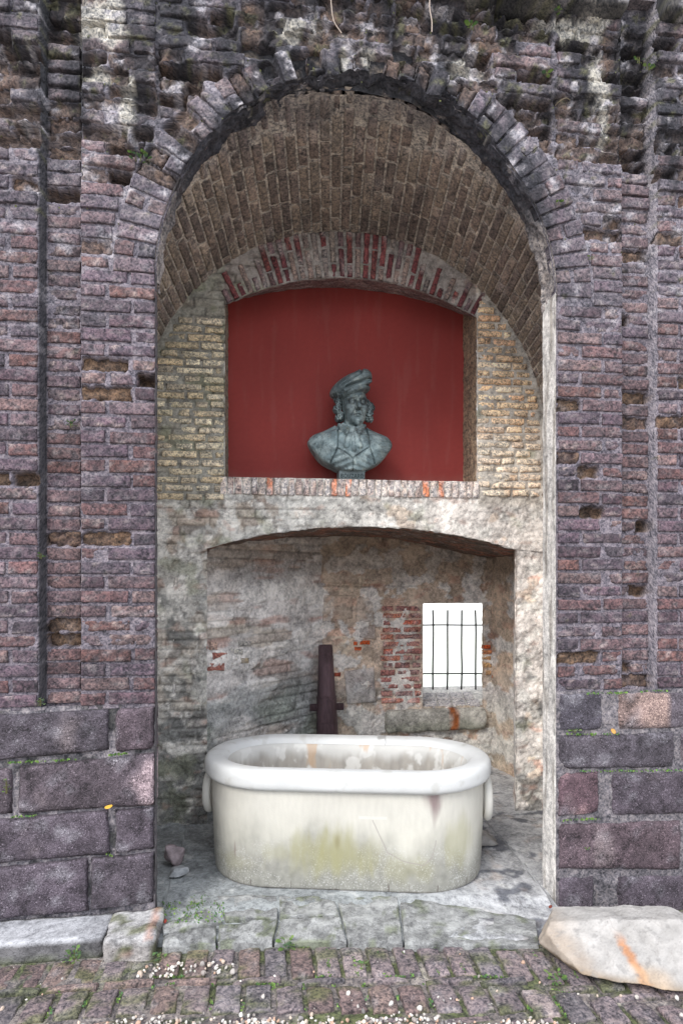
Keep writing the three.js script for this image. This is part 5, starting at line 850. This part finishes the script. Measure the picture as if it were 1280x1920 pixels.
{
  const w = 1.36 + on(203, 1725, 0.1).x, k = block(w, 0.1, 0.2, { seed: 4, round: 0.012, rough: 0.006, freq: 14, tint: (p, nz) => { const top = sm(0.075, 0.098, p.y); let c = mix3(mul3([0.14, 0.135, 0.14], lerp(0.6, 1.3, f01(p.x * 14, p.y * 14, p.z * 14, 4))), mul3([0.38, 0.38, 0.4], lerp(0.8, 1.1, f01(p.x * 20, p.z * 20, 3))), top); c = mix3(c, [0.09, 0.11, 0.04], sm(0.045, 0.0, p.y + 0.05 * fbm(p.x * 12, p.y * 12, 3, 3)) * 0.7); return c; } });
  k.translate(-1.36 + w / 2 - 0.0, -0.065, 0.09); const m = put(scene, 'kerb_stone', k, M.plaster); m.name = numbered('kerb_stone'); tag(m, 'long grey kerb stone with a pale flat top below the left pier', 'kerb stone');
  const x0 = on(207, 1725, 0.1).x, x1 = on(299, 1725, 0.1).x, r = block(x1 - x0, 0.115, 0.24, { seed: 9, round: 0.02, rough: 0.02, freq: 9, tint: (p, nz) => { let c = mul3([0.27, 0.25, 0.24], 1 + 1.2 * nz); c = mix3(c, [0.46, 0.45, 0.45], sm(0.07, 0.1, p.y + 0.04 * fbm(p.x * 20, p.z * 20, 2, 3)) * 0.8); c = mix3(c, [0.1, 0.11, 0.035], sm(0.5, 0.66, f01(p.x * 12, p.y * 12, p.z * 12, 4)) * 0.75); return mix3(c, [0.4, 0.2, 0.14], sm(0.66, 0.78, f01(p.x * 14, p.y * 14, 5, 4)) * 0.6); } });
  r.translate((x0 + x1) / 2, -0.07, 0.11); const q = put(scene, 'kerb_stone', r, M.plaster); q.name = numbered('kerb_stone'); tag(q, 'short broken mossy kerb stone at the left corner of the niche', 'kerb stone');
}
{
  const R = rng(818), bit = (c, s, col, label, seed) => { const pts = []; for (let k = 0; k < 16; k++) pts.push(V(c.x + (R() - 0.5) * s[0], c.y + (R() - 0.05) * s[1], c.z + (R() - 0.5) * s[2])); const m = put(scene, 'rubble', rock(pts, { detail: 10, rough: 0.008, freq: 18, soft: 16, seed, tint: (p, nz) => mul3(col, 1 + 0.8 * nz) }), M.rock); m.name = numbered('rubble'); tag(m, label, 'rubble'); };
  bit(V(-0.475, 0, -0.55), [0.13, 0.13, 0.15], [0.26, 0.21, 0.22], 'broken brick lying on the floor left of the bathtub', 1);
  bit(V(-0.425, 0, -0.43), [0.12, 0.06, 0.1], [0.34, 0.35, 0.36], 'small speckled grey stone in front of the broken brick', 2);
  bit(V(1.30, -0.01, -0.62), [0.16, 0.1, 0.12], [0.36, 0.34, 0.32], 'lump of fallen plaster on the floor right of the bathtub', 3);
}

// ------------------------------------------------------------------ small plants, moss, roots, leaves
{
  const R = rng(919), GREEN = [[0.11, 0.2, 0.035], [0.08, 0.16, 0.04], [0.16, 0.24, 0.06], [0.06, 0.13, 0.05]];
  const leafMat = new THREE.MeshPhysicalMaterial({ vertexColors: true, roughness: 0.7, transmission: 0.3, thickness: 0, side: THREE.DoubleSide }), stemMat = plain('#5a5a30', 0.9);
  function leaves(n, spread, size, up) {
    const pos = [], col = [], idx = [];
    for (let k = 0; k < n; k++) {
      const a = R() * 6.28, r = spread * Math.sqrt(R()), c = V(Math.cos(a) * r, up * R(), Math.sin(a) * r * 0.7), s = size * (0.6 + 0.7 * R()), d = V(Math.cos(a) + (R() - 0.5), 0.3 + R() * 0.6, Math.sin(a) + 0.5 * R()).normalize(), w = V(-d.z, (R() - 0.5) * 0.8, d.x).normalize(), t = GREEN[Math.floor(R() * 4)], o = pos.length / 3;
      for (const [u, v] of [[0, 0], [0.4, 0.38], [0.85, 0.3], [1.1, 0], [0.85, -0.3], [0.4, -0.38]]) { const p = c.clone().addScaledVector(d, u * s).addScaledVector(w, v * s); p.y -= u * u * s * 0.25; pos.push(p.x, p.y, p.z); col.push(...mul3(t, 0.8 + 0.5 * R())); }
      idx.push(o, o + 1, o + 5, o + 1, o + 4, o + 5, o + 1, o + 2, o + 4, o + 2, o + 3, o + 4);
    }
    const g = new THREE.BufferGeometry(); g.setAttribute('position', new THREE.Float32BufferAttribute(pos, 3)); g.setAttribute('color', new THREE.Float32BufferAttribute(col, 3)); g.setIndex(idx); g.computeVertexNormals(); return g;
  }
  function plant(p, n, spread, size, up, label, group) { const t = thing('small_plant', label, 'plant', p, group); local(t, 'foliage', leaves(n, spread, size, up), leafMat); const st = []; for (let k = 0; k < 4; k++) { const g = new THREE.CylinderGeometry(0.0008, 0.0012, up * 0.8 + 0.008, 5); g.translate((R() - 0.5) * spread, (up * 0.8) / 2, (R() - 0.5) * spread * 0.6); st.push(g); } local(t, 'stem', mergeGeometries(st), stemMat); return t; }
  const w = (px, py, dz = 0.006) => on(px, py, dz);
  plant(w(262, 300), 22, 0.045, 0.018, 0.02, 'small leafy plant beside the left springing of the arch');
  plant(w(134, 800, -0.03), 12, 0.015, 0.018, 0.03, 'little green fern in a hole of the left sunken band');
  plant(w(1046, 384), 12, 0.022, 0.014, 0.012, 'tiny plant under the arch bricks at the right springing');
  plant(w(1105, 486), 8, 0.012, 0.014, 0.012, 'tiny green sprout inside a square hole in the right pier');
  plant(w(884, 55), 9, 0.02, 0.022, 0.03, 'pale green seedling on the wall top above the arch, right of the root');
  plant(w(1196, 118, -0.03), 8, 0.015, 0.016, 0.03, 'seedling high in the right sunken band');
  plant(w(1214, 130, -0.03), 9, 0.018, 0.02, 0.015, 'second seedling high in the right sunken band, the lower of the two');
  plant(w(1025, 140), 6, 0.012, 0.02, 0.015, 'pale plant at the mouth of a dark hole right of the arch crown');
  plant(w(1046, 20), 12, 0.02, 0.018, 0.03, 'green sprig on the stone ledge at the top of the photo');
  plant(w(74, 1322, 0.0), 22, 0.022, 0.012, 0.03, 'dark green weed at the foot of the left sunken band');
  plant(w(76, 1046, -0.01), 7, 0.012, 0.014, 0.02, 'little weed on the edge of the left sunken band at mid height');
  plant(w(1076, 1372, 0.02), 12, 0.022, 0.024, 0.012, 'star shaped weed on the right plinth, under its top stone');
  plant(w(1099, 1592, 0.024), 5, 0.008, 0.012, 0.006, 'tiny sprout on the face of a dark plinth stone on the right');
  plant(w(12, 1486, 0.02), 16, 0.012, 0.012, 0.06, 'weed in the upright joint of the left plinth at the picture edge');
  const gp = (px, py, y) => { const t = (px - 640) / FOCAL, k = (EYE - y) * FOCAL / (py - 1085); return V(k * (Math.sin(YAW) + t * Math.cos(YAW)), y, DIST + k * (-Math.cos(YAW) + t * Math.sin(YAW))); };
  plant(gp(138, 1802, GY), 34, 0.035, 0.017, 0.05, 'dark green weed growing at the front of the long kerb stone');
  plant(gp(537, 1776, GY), 16, 0.025, 0.026, 0.03, 'bright green weed between two paving bricks below the slabs');
  plant(gp(1042, 1838, GY), 18, 0.03, 0.02, 0.03, 'green weed under the left tip of the boulder');
  plant(gp(300, 1798, GY), 20, 0.025, 0.014, 0.02, 'small green weed beside the broken mossy kerb stone');
  plant(gp(372, 1696, 0.0), 30, 0.05, 0.013, 0.03, 'patch of weeds at the corner of the slabs left of the bathtub');
  plant(gp(678, 1812, GY), 12, 0.02, 0.016, 0.012, 'small weed in a paving joint below the middle of the bathtub');
  // moss and seedlings nobody could count, along joints and ledges
  const g = new THREE.CircleGeometry(1, 6), list = [], cols = [], m4 = new THREE.Matrix4();
  const dab = (p, s, c) => { list.push(m4.clone().compose(p, new THREE.Quaternion().setFromEuler(new THREE.Euler(-1.2 + R() * 1.6, R() * 3, R() * 6)), V(s, s * (0.6 + 0.6 * R()), s))); cols.push(new THREE.Color().setRGB(...mul3(c, 0.7 + 0.7 * R()))); };
  const joint = (x, z) => { for (let k = 0; k < 4; k++) dab(V(x + (R() - 0.5) * 0.012, GY - 0.004 + R() * 0.006, z + (R() - 0.5) * 0.01), 0.002 + 0.0035 * R(), GREEN[Math.floor(R() * 4)]); };
  for (let x = -0.49; x < 1.28; x += 0.108) for (let z = 0.165 + shear(x); z < 0.37 + shear(x); z += 0.01) if (f01(x * 4, z * 12, 5, 3) > 0.58) joint(x, z);
  for (let x = -1.35; x < 1.2; x += 0.116) for (let z = 0.42 + shear(x); z < 0.57 + shear(x); z += 0.012) if (f01(x * 4, z * 12, 7, 3) > 0.6) joint(x, z);
  for (let x = -0.5; x < 1.2; x += 0.008) { if (f01(x * 6, 2, 5, 3) > 0.54) joint(x, zEdge(x) + 0.012 + 0.012 * fbm(x * 9, 1, 1)); if (f01(x * 5, 7, 5, 3) > 0.66) joint(x, 0.371 + shear(x)); if (f01(x * 5, 9, 5, 3) > 0.68) joint(x, 0.415 + shear(x)); }
  for (let k = 0; k < 260; k++) { const p = gp(305 + 115 * R(), 1690 + 40 * R(), 0.004); dab(p, 0.002 + 0.004 * R(), GREEN[Math.floor(R() * 4)]); }
  for (const [a, b, py, py2, n] of [[15, 145, 1430, 1424, 90], [205, 240, 1416, 1412, 60], [20, 70, 1532, 1529, 40], [1060, 1160, 1377, 1376, 50], [1085, 1280, 1446, 1444, 110], [1055, 1125, 1538, 1535, 60], [1100, 1175, 1300, 1299, 60], [200, 212, 1600, 1606, 20], [1195, 1250, 1296, 1295, 30]]) for (let k = 0; k < n; k++) { const t = R(), p = w(lerp(a, b, t), lerp(py, py2, t) + (R() - 0.5) * 3, 0.014); dab(p, 0.002 + 0.004 * R(), GREEN[Math.floor(R() * 4)]); }
  for (let k = 0; k < 2600; k++) { const x = -1.2 + 3.2 * R(), y = 3.1 + 1.25 * R() ** 0.7; if (onRing(x, y) < 0.02 || f01(x * 6, y * 6, 91, 4) < 0.56) continue; dab(V(x, y, band(x) + bedDepth(x, y) + 0.004), 0.002 + 0.0035 * R(), mul3([0.12, 0.13, 0.045], 0.8)); }
  const moss = shadowed(new THREE.InstancedMesh(g, new THREE.MeshStandardMaterial({ roughness: 0.95, side: THREE.DoubleSide }), list.length)); list.forEach((m, i) => { moss.setMatrixAt(i, m); moss.setColorAt(i, cols[i]); }); moss.name = 'moss'; tag(moss, 'green moss and tiny seedlings in the joints of paving and walls', 'moss'); moss.userData.kind = 'stuff'; scene.add(moss);
  // dry roots hanging from the top, dead leaves
  const root = (pts, r, label, col) => { const m = put(scene, 'dry_root', new THREE.TubeGeometry(new THREE.CatmullRomCurve3(pts), 24, r, 5), plain(col, 0.9)); m.name = numbered('dry_root'); tag(m, label, 'root'); };
  root([w(620, -20, 0.03), w(621, 10, 0.03), w(626, 40, 0.025), w(640, 62, 0.02)], 0.0022, 'thin pale dry root hanging at the top above the arch crown', '#b8a99c');
  root([w(806, -20, 0.03), w(805, 15, 0.03), w(809, 40, 0.026), w(809, 60, 0.02)], 0.0024, 'thin dry root hanging right of the arch crown', '#c3b2a6');
  root([w(1040, 198, 0.004), w(1048, 190, 0.03), w(1060, 184, 0.03), w(1068, 188, 0.01)], 0.002, 'twig sticking out of the wall under a ledge right of the arch', '#6d6350');
  const leaf = (p, s, col, label) => { const g = new THREE.SphereGeometry(1, 10, 6); g.scale(s, s * 0.14, s * 0.6); g.rotateY(R() * 3); g.rotateX(0.5); const q = g.attributes.position; for (let i = 0; i < q.count; i++) q.setY(i, q.getY(i) + 9 * q.getX(i) ** 2); g.computeVertexNormals(); g.translate(p.x, p.y, p.z); const m = put(scene, 'fallen_leaf', g, plain(col, 0.8)); m.name = numbered('fallen_leaf'); tag(m, label, 'leaf'); };
  leaf(gp(310, 1727, 0.005), 0.012, '#7a2c20', 'red dead leaf at the left corner of the slabs');
  leaf(gp(1031, 1700, -0.03), 0.012, '#6e3020', 'red brown dead leaf at the foot of the right pier');
  leaf(w(204, 1513, 0.03), 0.018, '#c99a35', 'yellow leaf on the left plinth above an upright joint');
  leaf(w(1149, 1371, 0.03), 0.02, '#b98c4a', 'yellow brown leaf on the right plinth under its top stone');
}

renderer.render(scene, camera);
